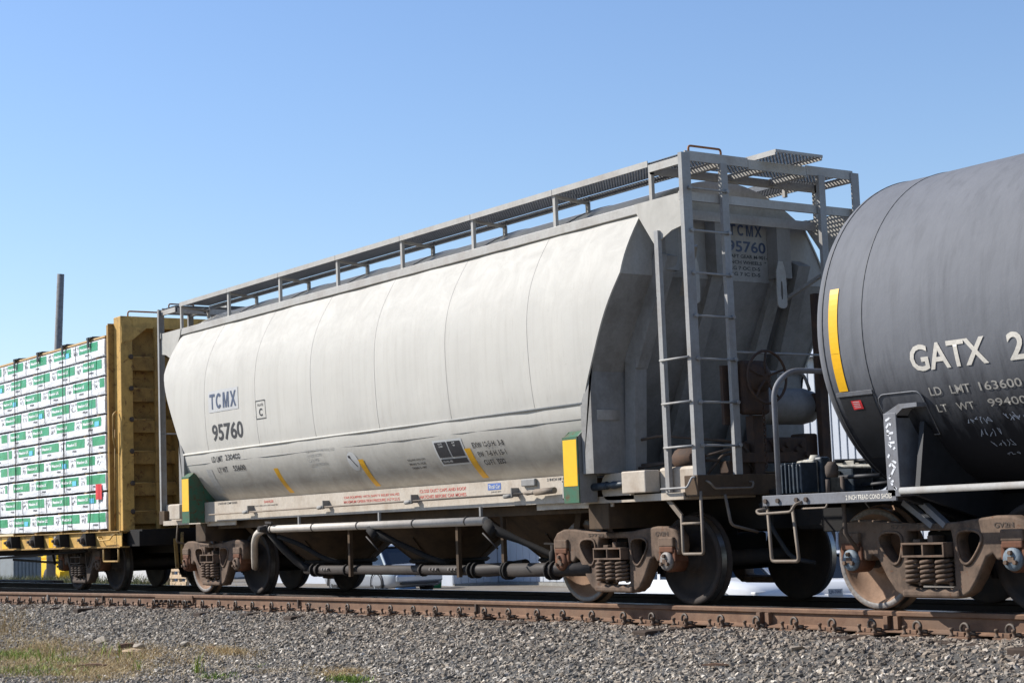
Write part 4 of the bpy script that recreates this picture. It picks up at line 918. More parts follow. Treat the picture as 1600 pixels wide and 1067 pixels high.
for pts in ([(1.44, -.7, 1.56), (1.30, -.9, 1.50), (.4, -1.05, 1.42)], [(.25, -1.02, 1.70), (.7, -1.0, 1.74), (1.2, -.6, 1.66), (1.4, -.2, 1.58)], [(.25, -1.02, 1.45), (1.0, -.95, 1.46), (1.36, -.8, 1.45)], [(1.42, -.60, 1.62), (1.42, -.40, 1.34)], [(1.42, -.55, 1.64), (1.42, -.30, 1.36)], [(1.3, -.9, 1.32), (1.36, -.72, 1.52), (1.38, -.55, 1.50), (1.4, -.5, 1.36)]):
    g.tube(fillet(pts, .08), .016, 6)
obj('brake_piping', g, 'truck_dark', hop)
g = G(); g.box(1.28, 1.42, -.72, -.62, 1.3, 1.44, .01).lathe([(.09, .95), (.11, .98), (.11, 1.25), (.06, 1.3)], (0, -.98, 1.48), 'x', 14).box(1.36, 1.42, -.60, -.42, 1.30, 1.62, .01); obj('brake_cylinder', g, 'brake_iron', hop)
g = G(); g.box(.243, .256, -1.46, -1.16, 1.93, 2.04, .003); obj('badge_plate', g, 'seam_rust', hop)
truck(hop, 0.0, 'truck_cast', ('bearing_rust', 'bearing_grey'), ('wheel_rust', 'wheel_dark'))
truck(hop, -9.777, 'truck_cast', ('bearing_rust', 'truck_cast'), ('wheel_rust', 'wheel_dark'))
# ------------------------------------------------------------------ tank car
tank = thing('tank_car', (12, 0, 0), 'dark grey tank rail car with stained black belly, lettered GATX', 'rail car', 'freight cars of the train')
TZ, TR = 2.455, 1.5
prof = [(.02, 3.16), (.6, 3.19), (1.1, 3.28), (1.34, 3.38), (1.44, 3.455), (1.482, 3.50), (1.497, 3.53), (1.5, 3.56), (1.5, 3.60)]+[(1.5, x) for x in np.linspace(3.9, 20.4, 24)]+[(1.44, 20.55), (1.1, 20.7), (.02, 20.8)]
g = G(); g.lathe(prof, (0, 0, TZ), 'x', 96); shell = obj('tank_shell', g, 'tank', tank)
def ont(x0, th0, off=.005): return lambda u, v: (x0+u, -(TR+off)*math.cos(R(th0)+v/TR), TZ+(TR+off)*math.sin(R(th0)+v/TR))
def tdec(name, bm, x0, th0, mat, off=.005): return obj(name, wrapmap(bm, ont(x0, th0, off)), mat, shell, recalc=False)
for xx, r in ((4.045, .004), (3.575, .006), (7.4, .004)):
    g = G(); g.tube([(xx, -(TR+.001)*math.cos(a), TZ+(TR+.001)*math.sin(a)) for a in np.linspace(-math.pi/2, math.pi/2, 60)], r, 5); obj('jacket_seam', g, 'tank_seam', shell)
arc = lambda d: R(d)*TR
tdec('reflective_strip', rect_bm(.105, arc(22), 1, 12), 3.655, -7.2, 'reflector_yellow'); tdec('reflective_strip', rect_bm(.105, arc(12.9), 1, 8), 3.655, -20.2, 'reflector_yellow')
tdec('black_patch', rect_bm(.385, arc(25), 2, 16), 3.635, -47, 'tank_black')
g = G(); g.poly([ont(3.61, -21.9, o)(u, v) for o in (.0, .012) for u, v in ((0, 0), (.42, 0), (.42, .035), (0, .035))], [(0, 1, 2, 3), (7, 6, 5, 4), (0, 4, 5, 1), (1, 5, 6, 2), (2, 6, 7, 3), (3, 7, 4, 0)]); obj('jacket_band', g, 'tank_frame', shell)
tdec('warning_tag', rect_bm(.115, arc(3.2), 1, 3), 3.755, -26.9, 'red_tag', .009)
for k in range(4): tdec('tag_print', rect_bm(.075, .006), 3.775, -26.2+.65*k, 'decal_white', .013)
for tx, x0, w, th, h, bo, mt in (('GATX', 4.535, .80, -16.5, .225, .02, 'tank_letter'), ('2', 5.545, .165, -16.5, .225, .02, 'tank_letter'), ('LD', 4.645, .125, -24.9, .073, .008, 'tank_letter_small'), ('LMT', 4.865, .205, -24.9, .073, .008, 'tank_letter_small'), ('163600', 5.165, .42, -24.9, .075, .008, 'tank_letter_small'), ('LBS', 5.635, .2, -24.9, .073, .008, 'tank_letter_small'), ('LT', 4.655, .11, -30.8, .07, .008, 'tank_letter_small'), ('WT', 4.865, .18, -30.8, .07, .008, 'tank_letter_small'), ('99400', 5.19, .38, -30.6, .072, .008, 'tank_letter_small')):
    tdec('lettering', text_bm(tx, w, h, bo, 3), x0, th, mt)
# scratched chalk writing below the stencils
def scribble(n, w, h, seed, t=.006):
    rs_ = random.Random(seed); b = bmesh.new(); x = 0
    while x < w:
        pts = [(x+rs_.uniform(-.02, .03), rs_.uniform(0, h)) for _ in range(n)]
        for p, q in zip(pts[:-1], pts[1:]):
            d = Vector((q[0]-p[0], q[1]-p[1], 0)); 
            if d.length < 1e-4: continue
            nn = Vector((-d.y, d.x, 0)).normalized()*t/2; P, Q = Vector((*p, 0)), Vector((*q, 0))
            b.faces.new([b.verts.new(v) for v in (P-nn, Q-nn, Q+nn, P+nn)])
        x += .045
    return b
for k, (x0, th, w, h) in enumerate(((4.90, -36.5, .26, .075), (5.30, -36.0, .34, .085), (4.97, -41.5, .2, .085), (5.03, -46, .19, .08), (5.10, -50, .12, .04))):
    tdec('chalk_writing', scribble(4, w, h, k), x0, th, 'chalk', .006)
# reinforcing pad and bolster bracket
pad = [(4.07, -.42), (4.07, -.07), (4.085, -.03), (4.12, -.006), (4.15, 0), (4.48, 0), (4.52, -.006), (4.55, -.03), (4.56, -.07), (4.56, -.42)]
pb = bmesh.new(); pb.faces.new([pb.verts.new((a, b_, 0)) for a, b_ in pad])
for k in range(1, 10): bmesh.ops.bisect_plane(pb, geom=pb.verts[:]+pb.edges[:]+pb.faces[:], plane_co=(0, -.042*k, 0), plane_no=(0, 1, 0))
pd = obj('saddle_pad', wrapmap(pb, lambda u, v: ont(u, -22.6, .012)(0, v)), 'tank', shell, recalc=False)
g = G(); g.tube([ont(a, -22.6, .014)(0, b_) for a, b_ in pad+pad[:1]], .006, 5, cap=False); obj('pad_weld', g, 'tank_frame', shell)
g = G(); g.box(4.185, 4.325, -1.455, -1.435, 1.0, 1.705, .004).box(4.185, 4.20, -1.435, -.95, 1.0, 1.70).box(4.31, 4.325, -1.435, -.95, 1.0, 1.66); up = obj('bolster_upright', g, 'tank_frame', tank)
g = G(); g.prism([(4.185, 1.70), (4.36, 1.775), (4.56, 1.775), (4.56, 1.74), (4.40, 1.735), (4.32, 1.68)], 'xz', -1.452, -1.30); obj('bracket_top', g, 'tank_frame', up)
b = scribble(3, .42, .10, 21, .02); wrapmap(b, lambda u, v: (4.21+v, -1.4575, 1.07+u)); obj('graffiti', b, 'spray_white', up)
b = scribble(3, .14, .09, 23, .02); wrapmap(b, lambda u, v: (4.205+v, -1.4575, 1.51+u)); obj('graffiti', b, 'spray_white', up)
# end platform, stub sill, steps
g = G(); g.box(2.655, 4.275, -1.455, -1.43, .965, 1.06, .004).box(2.655, 4.27, -1.43, -1.33, 1.045, 1.06); pf = obj('platform_channel', g, 'tank_frame', tank)
b = text_bm('2 INCH TREAD COND SHOES', .53, .042, .02); wrapmap(b, lambda u, v: (3.70+u, -1.4575, .988+v)); obj('lettering', b, 'tank_letter', pf)
for x in (2.70, 2.86, 3.10, 3.22):
    g = G(); g.lathe([(.022, -1.475), (.022, -1.45)], (x, 0, 1.01), n=8); obj('bolt', g, 'truck_dark', pf)
for k in range(10):
    x = 2.665+.158*k; g = G(); g.box(x, x+.128, -1.325, 1.40, 1.018, 1.04, .004); obj('deck_plank', g, 'tank_black', tank)
g = G(); g.box(2.66, 4.18, -1.0, -.93, .96, 1.015).box(2.66, 4.18, .93, 1.0, .96, 1.015); obj('deck_beam', g, 'tank_black', tank)
g = G(); g.box(2.62, 2.655, -1.43, 1.45, .93, 1.06).box(2.3, 6.0, -.34, .34, .70, 1.02, .01); obj('stub_sill', g, 'black_grime', tank)
g = G(); g.box(1.95, 2.35, -.10, .10, .76, .96, .02).box(1.75, 2.05, -.16, .16, .72, 1.0, .05); obj('coupler', g, 'black_grime', tank)
g = G(); g.prism([(-1.42, 1.0), (-1.30, 1.62), (-.8, 1.18), (0, .98), (.8, 1.18), (1.30, 1.62), (1.42, 1.0), (.4, .72), (-.4, .72)], 'yz', 4.22, 4.29); g.prism([(-1.42, 1.0), (-1.30, 1.62), (-.8, 1.18), (0, .98), (.8, 1.18), (1.30, 1.62), (1.42, 1.0), (.4, .72), (-.4, .72)], 'yz', 4.45, 4.5); obj('body_bolster', g, 'tank_black', tank)
for pts in ([(4.05, -1.1, .95), (4.36, -1.1, .74)], [(4.22, -1.1, .96), (4.50, -1.1, .74)], [(3.2, -.36, 1.02), (3.55, -.5, 1.55)], [(3.2, .36, 1.02), (3.55, .5, 1.55)]):
    g = G(); g.bar(pts[0], pts[1], .05, .07, (0, 1, 0)); obj('brace', g, 'tank_frame', tank)
g = G(); g.tube(fillet([(2.84, -1.42, .99), (2.84, -1.42, 2.05), (2.84, -1.20, 2.21), (2.84, 1.20, 2.21), (2.84, 1.42, 2.05), (2.84, 1.42, 1.0)], .22, 6), .026, 9); obj('end_handrail', g, 'tank_frame', tank)
g = G(); g.tube([(4.33, -1.45, 1.045), (19.6, -1.45, 1.045)], .03, 10); obj('side_handrail', g, 'ladder_grey', tank)
g = G(); g.tube(fillet([(2.68, -1.42, .965), (2.70, -1.42, .46), (3.05, -1.42, .46), (3.00, -1.42, .965)], .04), .017, 7); obj('sill_step', g, 'step_steel', tank)
g = G(); g.tube(fillet([(2.70, -1.45, .94), (2.62, -1.51, .93), (2.66, -1.52, .895), (3.08, -1.52, .905), (3.12, -1.50, .975), (3.16, -1.45, .99)], .03), .013, 7).tube(fillet([(3.16, -1.46, .93), (3.46, -1.46, .93), (3.46, -1.44, .97)], .02), .009, 6); obj('grab_iron', g, 'step_steel', tank)
g = G(); g.tube([(3.52, -1.3, 1.2), (3.52, -1.3, .7), (3.56, -1.2, .55)], .02, 6).tube([(3.42, -1.38, 1.06), (3.42, -1.38, 1.18)], .02, 8); obj('drain_pipe', g, 'truck_dark', tank)
# brake valve group standing on the platform
g = G(); g.box(2.80, 3.00, -1.27, -1.10, 1.08, 1.34, .03).box(2.74, 2.80, -1.24, -1.12, 1.12, 1.30, .02).box(2.85, 3.02, -1.04, -.92, 1.06, 1.40, .02)
for k in range(5): g.lathe([(.024, 2.66), (.03, 2.70), (.03, 2.76)], (0, -1.24+.05*k, 1.12+.05*(k % 2)), 'x', 7)
bv = obj('brake_valve', g, 'valve_blue', tank)
for k in range(6):
    g = G(); g.box(2.735+.05*k, 2.752+.05*k, -1.285, -1.085, 1.075, 1.335+.015*(k % 2), .004); obj('valve_rib', g, 'valve_blue', bv)
for k in range(5):
    g = G(); g.box(2.80, 3.06, -.71+.055*k, -.69+.055*k, 1.07, 1.30+.03*((k*2) % 3), .004); obj('valve_rib', g, ('valve_blue', 'valve_pale', 'tank_black')[k % 3], bv)
g = G(); g.box(2.83, 2.98, -1.10, -1.04, 1.05, 1.38, .015).box(2.78, 2.95, -.92, -.72, 1.06, 1.28, .02).lathe([(.05, 1.34), (.06, 1.38), (.04, 1.42)], (2.9, -1.0, 0), 'z', 9)
for k in range(5): g.lathe([(.02, 2.75), (.026, 2.80), (.026, 2.84)], (0, -1.07, 1.09+.065*k), 'x', 7)
obj('valve_body', g, 'valve_pale', bv)
g = G(); g.box(2.85, 3.1, -.72, -.45, 1.06, 1.32, .02).lathe([(.10, -.45), (.12, -.4), (.12, -.2)], (2.95, 0, 1.2), 'y', 14); obj('valve_body', g, 'valve_blue', bv)
for pts in ([(2.9, -.75, 1.36), (2.95, -.5, 1.36), (3.3, -.5, 1.36)], [(2.9, -.9, 1.30), (3.2, -.8, 1.30), (3.6, -.8, 1.28)], [(3.0, -.6, 1.12), (3.5, -.6, 1.14)], [(3.2, -1.0, 1.2), (3.7, -1.0, 1.2)]):
    g = G(); g.tube(fillet(pts, .06), .02, 7); obj('valve_pipe', g, 'valve_pale' if pts[0][2] == 1.30 else 'tank_black', bv)
g = G(); g.lathe([(.05, 1.20), (.06, 1.24), (.06, 1.30), (.03, 1.34)], (3.32, -1.22, 0), 'z', 10); obj('valve_cap', g, 'truck_dark', bv)
truck(tank, 4.31, 'truck_cast', ('bearing_blue', 'bearing_blue'), ('wheel_rust', 'wheel_dark'))
b = text_bm('CONTROL', .2, .04, .02); wrapmap(b, lambda u, v: (4.28+u, -1.1245, .71+v)); obj('cast_lettering', b, 'truck_dark', tank)
# ------------------------------------------------------------------ lumber flat car
lum = thing('lumber_flatcar', (-22, 0, 0), 'rusty yellow bulkhead flat car carrying wrapped lumber', 'rail car', 'freight cars of the train')
def slab(name, x0, x1, y0, y1, z0, z1, mat, parent, bev=.004):
    g = G(); g.box(min(x0, x1), max(x0, x1), min(y0, y1), max(y0, y1), min(z0, z1), max(z0, z1), bev); return obj(name, g, mat, parent)
sill = slab('side_sill', -12.55, -31.5, -1.42, -1.40, .765, 1.005, 'car_yellow', lum)
slab('sill_flange', -12.5, -31.5, -1.47, -1.30, .745, .765, 'car_yellow_dark', sill); slab('sill_flange', -12.5, -31.5, -1.47, -1.30, 1.005, 1.022, 'car_yellow_dark', sill)
slab('side_sill', -12.55, -31.5, 1.40, 1.42, .765, 1.005, 'car_yellow', lum)
slab('deck', -12.6, -31.5, -1.38, 1.38, .98, 1.02, 'car_yellow_dark', lum)
slab('center_sill', -11.9, -31.5, -.33, .33, .62, .98, 'black_grime', lum)
for x0, x1 in ((-18.42, -18.14), (-15.90, -15.70), (-15.64, -15.55)): slab('reflector', x0, x1, -1.424, -1.421, .775, .995, 'reflector_yellow', sill, 0)
slab('tag_reader_plate', -15.58, -15.30, -1.45, -1.421, .80, .97, 'ladder_grey', sill); 
for x in (-17.5, -16.25, -15.0, -13.78):
    g = G(); g.prism([(x-.24, .88), (x, 1.0), (x+.10, 1.0), (x+.14, .78), (x-.02, .78)], 'xz', -1.60, -1.43); w = obj('winch_bracket', g, 'black_grime', sill)
    g = G(); g.lathe([(.05, -1.66), (.06, -1.64), (.06, -1.43)], (x+.0, 0, .88), n=12).lathe([(.025, -1.69), (.03, -1.6)], (x-.03, 0, .89), n=8); obj('winch_drum', g, 'truck_dark', sill)
    g = G(); g.tube([(x, -1.50, .95), (x+.01, -1.475, 1.30), (x, -1.475, 4.24), (x, -1.40, 4.36), (x, 0, 4.42), (x, 1.40, 4.36)], .0075 if x != -16.25 else .005, 6); obj('tie_down_cable', g, 'strap_black', sill)
g = G(); g.tube(fillet([(-13.30, -1.43, .77), (-13.30, -1.43, .52), (-12.66, -1.43, .52), (-12.66, -1.43, .77)], .03), .018, 6); obj('sill_step', g, 'car_yellow_dark', lum)
g = G(); g.tube(fillet([(-13.4, -1.42, .93), (-13.4, -1.50, .93), (-13.3, -1.50, .87), (-12.85, -1.50, .88), (-12.82, -1.46, .96), (-12.78, -1.42, .96)], .03), .013, 6); obj('grab_iron', g, 'car_yellow', lum)
# bulkhead
bh = slab('bulkhead_wall', -13.10, -13.02, -1.42, 1.42, 1.02, 4.48, 'car_yellow_dark', lum)
for side in (-1, 1):
    a = side*1.33; b_ = side*1.12
    col_ = slab('bulkhead_column', -13.0, -12.70, a, b_, .98, 4.60, 'car_yellow', lum, .012)
    slab('column_wing', -13.02, -12.995, side*1.43, side*1.30, 1.0, 4.50, 'car_yellow_dark', lum)
    slab('bulkhead_column', -13.0, -12.74, side*.30, side*.12, .98, 4.45, 'car_yellow_dark', lum, .01)
    g = G(); g.prism([(side*1.32, 4.42), (side*.86, 4.41), (side*1.12, 4.20), (side*1.32, 4.14)], 'yz', -12.705, -12.68); obj('corner_gusset', g, 'car_yellow', lum)
slab('top_beam', -13.0, -12.71, -1.12, 1.12, 4.40, 4.60, 'car_yellow', lum, .01)
for z in (3.83, 3.30, 2.78, 2.25, 1.72, 1.25):
    slab('bulkhead_rib', -13.02, -12.86, -1.12, 1.12, z-.13, z+.10, 'car_yellow_dark', lum, .01)
    for y in (-1.16,):
        g = G(); g.lathe([(.03, -12.70), (.045, -12.675), (.03, -12.655)], (0, y, z+.08), 'x', 10); obj('rung_bolt', g, 'truck_dark', lum)
    g = G(); g.tube([(-12.67, -1.16, z+.08), (-12.67, -.72, z+.075)], .014, 6); obj('ladder_rung', g, 'car_yellow_dark', lum)
slab('ladder_stile', -12.70, -12.64, -.75, -.69, 1.0, 4.42, 'car_yellow_dark', lum)
g = G(); g.tube(fillet([(-12.76, -1.17, 4.59), (-12.76, -1.17, 4.69), (-12.76, -.55, 4.69), (-12.76, -.55, 4.59)], .05), .014, 6); obj('grab_iron', g, 'rust_rod', lum)
g = G(); g.tube(fillet([(-12.84, -1.36, 2.3), (-12.84, -1.42, 2.55), (-12.84, -1.42, 2.95), (-12.84, -1.36, 3.0)], .05), .02, 6).tube([(-12.86, -1.38, 2.7), (-12.9, -1.39, 1.1)], .012, 6); obj('uncoupling_rod', g, 'car_yellow_dark', lum)
slab('end_sill', -12.62, -12.1, -1.3, 1.3, .76, 1.0, 'black_grime', lum)
slab('end_deck', -12.7, -12.1, -1.25, 1.25, 1.0, 1.03, 'black_grime', lum)
g = G(); g.box(-12.1, -11.85, -.12, .12, .74, .97, .02); obj('coupler', g, 'black_grime', lum)
g = G(); g.tube(fillet([(-12.1, -.55, .95), (-12.0, -.6, .78), (-11.95, -.62, .45)], .06), .03, 7).bar((-12.05, -.7, .86), (-11.98, -.7, .38), .05, .04); obj('air_hose', g, 'car_yellow_dark', lum)
for pts in ([(-14.4, -1.30, .70), (-19, -1.30, .60)], [(-14.4, -1.0, .44), (-16.9, -1.0, .50), (-19, -1.0, .56)], [(-16.6, -1.1, .72), (-16.6, -1.05, .46)], [(-15.9, -1.1, .72), (-15.9, -1.05, .44)]):
    g = G(); g.tube(pts, .024, 6); obj('brake_rod', g, 'black_grime', lum)
truck(lum, -15.18, 'truck_dark', ('truck_dark', 'truck_cast'), ('wheel_dark', 'wheel_dark'), False)
# ------------------------------------------------------------------ wrapped lumber bundles on the flat car
def bundle(x0, x1, z0, z1, ph, label, nlogo_off, blue, front=-1.44):
    h = z1-z0; L = x1-x0; rs_ = random.Random(int(ph*100))
    amp = [(rs_.uniform(.001, .0032), rs_.uniform(3, 14), rs_.uniform(-14, 14), rs_.uniform(0, 6)) for _ in range(5)]
    def fy(x, z, off=0):
        t = (z-z0)/h; e = .006*(max(0, abs(2*t-1)-.9)/.1)**2
        return front+e-off+sum(a*math.sin(kx*x+kz*z+p) for a, kx, kz, p in amp)
    sag = [rs_.uniform(0, .012) for _ in range(24)]
    nx, nz = 44, 8; g = G()
    def lowz(x): 
        u = (x-x0)/L*22; i = min(22, int(u)); return -(sag[i]*(1-u+i)+sag[i+1]*(u-i))
    vs = []; 
    for j in range(nz+1):
        for i in range(nx+1):
            x = x0+L*i/nx; z = z0+h*j/nz; vs.append((x, fy(x, z), z+(lowz(x) if j == 0 else 0)))
    n = nx+1; v = [g.bm.verts.new(p) for p in vs]
    for j in range(nz):
        for i in range(nx): g.bm.faces.new((v[j*n+i], v[j*n+i+1], v[(j+1)*n+i+1], v[(j+1)*n+i])).smooth = True
    B_ = [(x0, -.06, z0), (x1, -.06, z0), (x1, -.06, z1), (x0, -.06, z1)]
    for lp in ([vs[nz*n+i] for i in range(n)]+[B_[2], B_[3]], [vs[i] for i in range(nx, -1, -1)]+[B_[0], B_[1]], [vs[j*n+nx] for j in range(nz, -1, -1)]+[B_[1], B_[2]], [vs[j*n] for j in range(nz+1)]+[B_[3], B_[0]], B_):
        g.poly(lp, [tuple(range(len(lp)))])
    t = thing('lumber_bundle', ((x0+x1)/2, front, z0), label, 'lumber bundle', 'wrapped lumber bundles on the flat car')
    obj('plastic_wrap', g, 'wrap', t, recalc=True)
    def on(xa, za, off): return lambda u, w: (xa+u, fy(xa+u, za+w, off), za+w)
    x = x0-nlogo_off; k = 0; LW = .86
    while x < x1-.1:
        a, b_ = max(x, x0+.02), min(x+LW, x1-.02)
        if b_-a > .08:
            lg = obj('printed_logo', wrapmap(rect_bm(b_-a, h*.56, 8, 5), on(a, z0+h*.38, .003)), 'wrap_green', t, recalc=False)
            if a == x and b_ == x+LW: obj('logo_lettering', wrapmap(text_bm('Meadow LK', .48, h*.20, .03, 1), on(x+.05, z0+h*.56, .006)), 'wrap_text', lg, recalc=False)
        kx = x+LW+.06; KB = bmesh.new()
        if kx > x0+.02 and kx+.36 < x1-.02:
            joinbm(KB, wrapmap(text_bm('2x6 92', .27, h*.14, .0, 1), on(kx+.03, z0+h*.76, .003)))
            joinbm(KB, wrapmap(scribble(4, .18, h*.36, k+int(ph*31), .011), on(kx+.06, z0+h*.34, .003)))
        if x+.2 > x0 and x+.55 < x1: joinbm(KB, wrapmap(text_bm('PRM', .20, h*.13, .03, 1), on(x+.28, z0+h*.16, .003)))
        if len(KB.verts): obj('black_print', KB, 'wrap_ink', t, recalc=False)
        if k == blue and x > x0 and x+.8 < x1: obj('blue_tag', wrapmap(rect_bm(.19, h*.30, 3, 3), on(x+.58, z0+h*.40, .009)), 'wrap_blue', t, recalc=False)
        x += 1.23; k += 1
    for sx in np.arange(x0+.45, x1-.2, 1.25):
        g = G()
        pts = [(sx+.003*math.sin(i), fy(sx, z0+h*i/8, .006), z0+h*i/8) for i in range(9)]
        g.tube(pts, .004, 4); obj('steel_band', g, 'strap_black', t)
    return t
PITCH, Z0B = .3235, 1.075
ordn = ['bottom', 'second from bottom', 'third from bottom', 'fourth from bottom', 'fifth from bottom', 'fifth from top', 'fourth from top', 'third from top', 'second from top', 'top']
for r in range(10):
    z0 = Z0B+PITCH*r; z1 = z0+.276
    split = -17.98 if 1 < r < 6 else (-18.9 if r < 2 else -20.2+0.3*(r % 2))
    off = (r*.47) % 1.23
    bundle(split, -13.14, z0, z1, r*1.7+.3, f'white and green lumber bundle against the yellow bulkhead, {ordn[r]} of its stack', off, (r*3) % 4+1)
    bundle(split-4.9, split-.07, z0, z1, r*1.3+.9, f'white and green lumber bundle at the left photo edge, {ordn[r]} of its stack', (off+.3) % 1, 2, -1.43)
    # mirrored stack on the far side of the car, seen only as plain wrap from above
    # dunnage sticks under this layer
    for i, x in enumerate((-13.55, -14.16, -15.43, -16.64, -17.85)):
        g = G(); g.box(x-.045, x+.045, -1.405+.02*((i+r) % 3), 1.38, z0-.052, z0-.018); d = obj('dunnage_stick', g, 'wood_pale')
        props(d, f'pale wooden spacer stick under the {ordn[r]} lumber layer', 'spacer stick', f'spacer sticks under the {ordn[r]} layer')
g = G(); g.box(-24, -13.14, -1.43, 1.43, 4.285, 4.315); props(obj('top_board', g, 'wood_pale'), 'thin pale boards lying along the top of the lumber stack', 'boards')
for x in (-13.78, -15.0, -16.25, -17.5):
    g = G(); g.box(x-.10, x+.10, -1.47, -1.30, 4.316, 4.345).box(x-.035, x+.035, -1.485, -1.468, 4.17, 4.345); props(obj('corner_protector', g, 'strap_black'), 'black corner protector under a tie-down cable on top of the lumber', 'corner protector', 'corner protectors on the lumber')
g = G(); gn = [(-13.53+.24*i/4, -1.468-.012*math.sin(i*1.3), 1.56+.26*j/4) for j in range(5) for i in range(5)]
g.poly(gn, [(j*5+i, j*5+i+1, (j+1)*5+i+1, (j+1)*5+i) for j in range(4) for i in range(4)]); props(obj('red_flag', g, 'red_tag'), 'small red warning flag hanging on the lower lumber bundles by the bulkhead', 'flag')
# ------------------------------------------------------------------ yard behind the train
GB_ = -1.15
def car(loc, rotz, paint, label, L=4.7, W=1.82, H=1.46, plate=None, suv=False):
    """x forward, origin on the ground at the middle"""
    t = thing('parked_car', loc, label, 'car', 'vehicles parked behind the train'); t.rotation_euler = (0, 0, rotz)
    base = Vector(loc)
    def part(name, g, mat, parent=t):
        bm = g.bm if isinstance(g, G) else g
        bmesh.ops.recalc_face_normals(bm, faces=bm.faces[:])
        me = bpy.data.meshes.new(name); bm.to_mesh(me); bm.free(); me.materials.append(M[mat])
        o = bpy.data.objects.new(name, me); C.objects.link(o); o.parent = parent; return o
    h, w = L/2, W/2
    belt = .98 if suv else .90; hood = belt-.02 if suv else belt-.05
    st = [(-h, .45, .62, .80), (-h+.06, .28, .90, .90), (-h+.35, .22, .95, .97), (-h+.9, .18, 1.0, 1.0), (0, .18, 1.0, 1.0), (h-1.5, .18, 1.0, 1.0), (h-.8, .2, .95, .99), (h-.3, .24, .86, .93), (h-.05, .32, .72, .82), (h, .42, .60, .74)]
    rings = []
    for x, zb, zt, ww in st:
        top = (belt if x < h-1.4 else hood)*zt; y = w*ww
        if suv and x < -h+.5: top = belt*max(zt, .95)
        q = [(-y*.93, zb), (-y, zb+.12), (-y, .55), (-y*.985, top-.10), (-y*.93, top-.02), (-y*.6, top+.012), (0, top+.02)]
        q += [(-a, b) for a, b in q[-2::-1]]
        rings.append([(x, a, b) for a, b in q])
    g = G(); g.loft(rings); body = part('body', g, paint)
    # cabin: glass box with painted roof and pillars
    xr, xf = (-h+.12, h-1.35) if suv else (-h+.55, h-1.55)
    rr, rf = (xr+.32, xf-.75) if suv else (xr+.72, xf-.72)
    g = G(); g.loft([[(xr, -w*.90, belt-.02), (xf, -w*.90, belt-.02), (xf, w*.90, belt-.02), (xr, w*.90, belt-.02)], [(rr, -w*.70, H-.05), (rf, -w*.70, H-.05), (rf, w*.70, H-.05), (rr, w*.70, H-.05)]], smooth=False); part('windows', g, 'glass_dark')
    g = G(); g.loft([[(rr-.08, -w*.73, H-.06), (rf+.08, -w*.73, H-.06), (rf+.08, w*.73, H-.06), (rr-.08, w*.73, H-.06)], [(rr+.05, -w*.62, H), (rf-.1, -w*.62, H), (rf-.1, w*.62, H), (rr+.05, w*.62, H)]]); part('roof', g, paint)
    for s in (-1, 1):
        for a, b in ((xr, rr), ((xr+xf)/2, (rr+rf)/2), (xf, rf)):
            g = G(); g.bar((a, s*w*.905, belt-.03), (b, s*w*.71, H-.05), .09, .03, (0, 1, 0)); part('pillar', g, paint)
        for x in (-h+.95, h-.95):
            g = G(); g.lathe([(.20, s*(w-.02)), (.30, s*(w+.005)), (.325, s*(w-.03)), (.325, s*(w-.21)), (.2, s*(w-.22))], (x, 0, .325), 'y', 28); wo = part('wheel', g, 'rubber')
            g = G(); g.lathe([(.001, s*(w-.03)), (.05, s*(w-.01)), (.07, s*(w-.03)), (.19, s*(w-.025)), (.215, s*(w-.005)), (.215, s*(w-.1))], (x, 0, .325), 'y', 20); part('rim', g, 'alloy', wo)
            g = G(); n = 16; g.tube([(x+.37*math.cos(a), s*(w-.008), .325+.37*math.sin(a)) for a in np.linspace(-.2, math.pi+.2, n)], .028, 6); part('wheel_arch', g, 'trim_black')
        g = G(); g.box(-h+.0, -h+.34, s*w*.62 if s > 0 else -w*.93, w*.93 if s > 0 else -w*.62, .70, .86, .03); part('tail_light', g, 'tail_red')
        g = G(); g.box(h-.32, h-.06, s*w*.5 if s > 0 else -w*.86, w*.86 if s > 0 else -w*.5, .60, .72, .03); part('headlight', g, 'decal_white')
        g = G(); g.box(xf-.35, xf-.18, s*w*.92 if s > 0 else -w*1.08, w*1.08 if s > 0 else -w*.92, belt+.02, belt+.16, .03); part('mirror', g, paint)
    g = G(); g.box(-h-.06, -h+.2, -w*.86, w*.86, .36, .58, .05); part('bumper', g, paint)
    g = G(); g.box(-h-.065, -h+.1, -w*.7, w*.7, .30, .37, .02); part('bumper_trim', g, 'trim_black')
    g = G(); zc = .62 if not suv else .66; g.box(-h-.085, -h-.02, -.155, .155, zc-.08, zc+.08, .004); p = part('licence_plate', g, 'decal_white')
    if plate:
        b = text_bm(plate, .25, .085, .02); wrapmap(b, lambda u, v: (-h-.088, .125-u, zc-.04+v)); part('plate_lettering', b, 'ink_blue', p)
    return t
car((-31.2, 14.6, -1.06), R(180-2), 'paint_silver', 'silver sedan with red tail light seen under the middle of the hopper car', plate='KDM 4418')
car((-14.4, 12.95, -1.42), R(0), 'paint_white', 'white wagon behind the hopper car right-hand wheels', 4.9, 1.9, 1.72, suv=True)
car((-13.75, 16.2, -1.45), R(135), 'paint_white', 'white car showing its licence plate between the hopper and tank wheels', plate='LJR-7005')

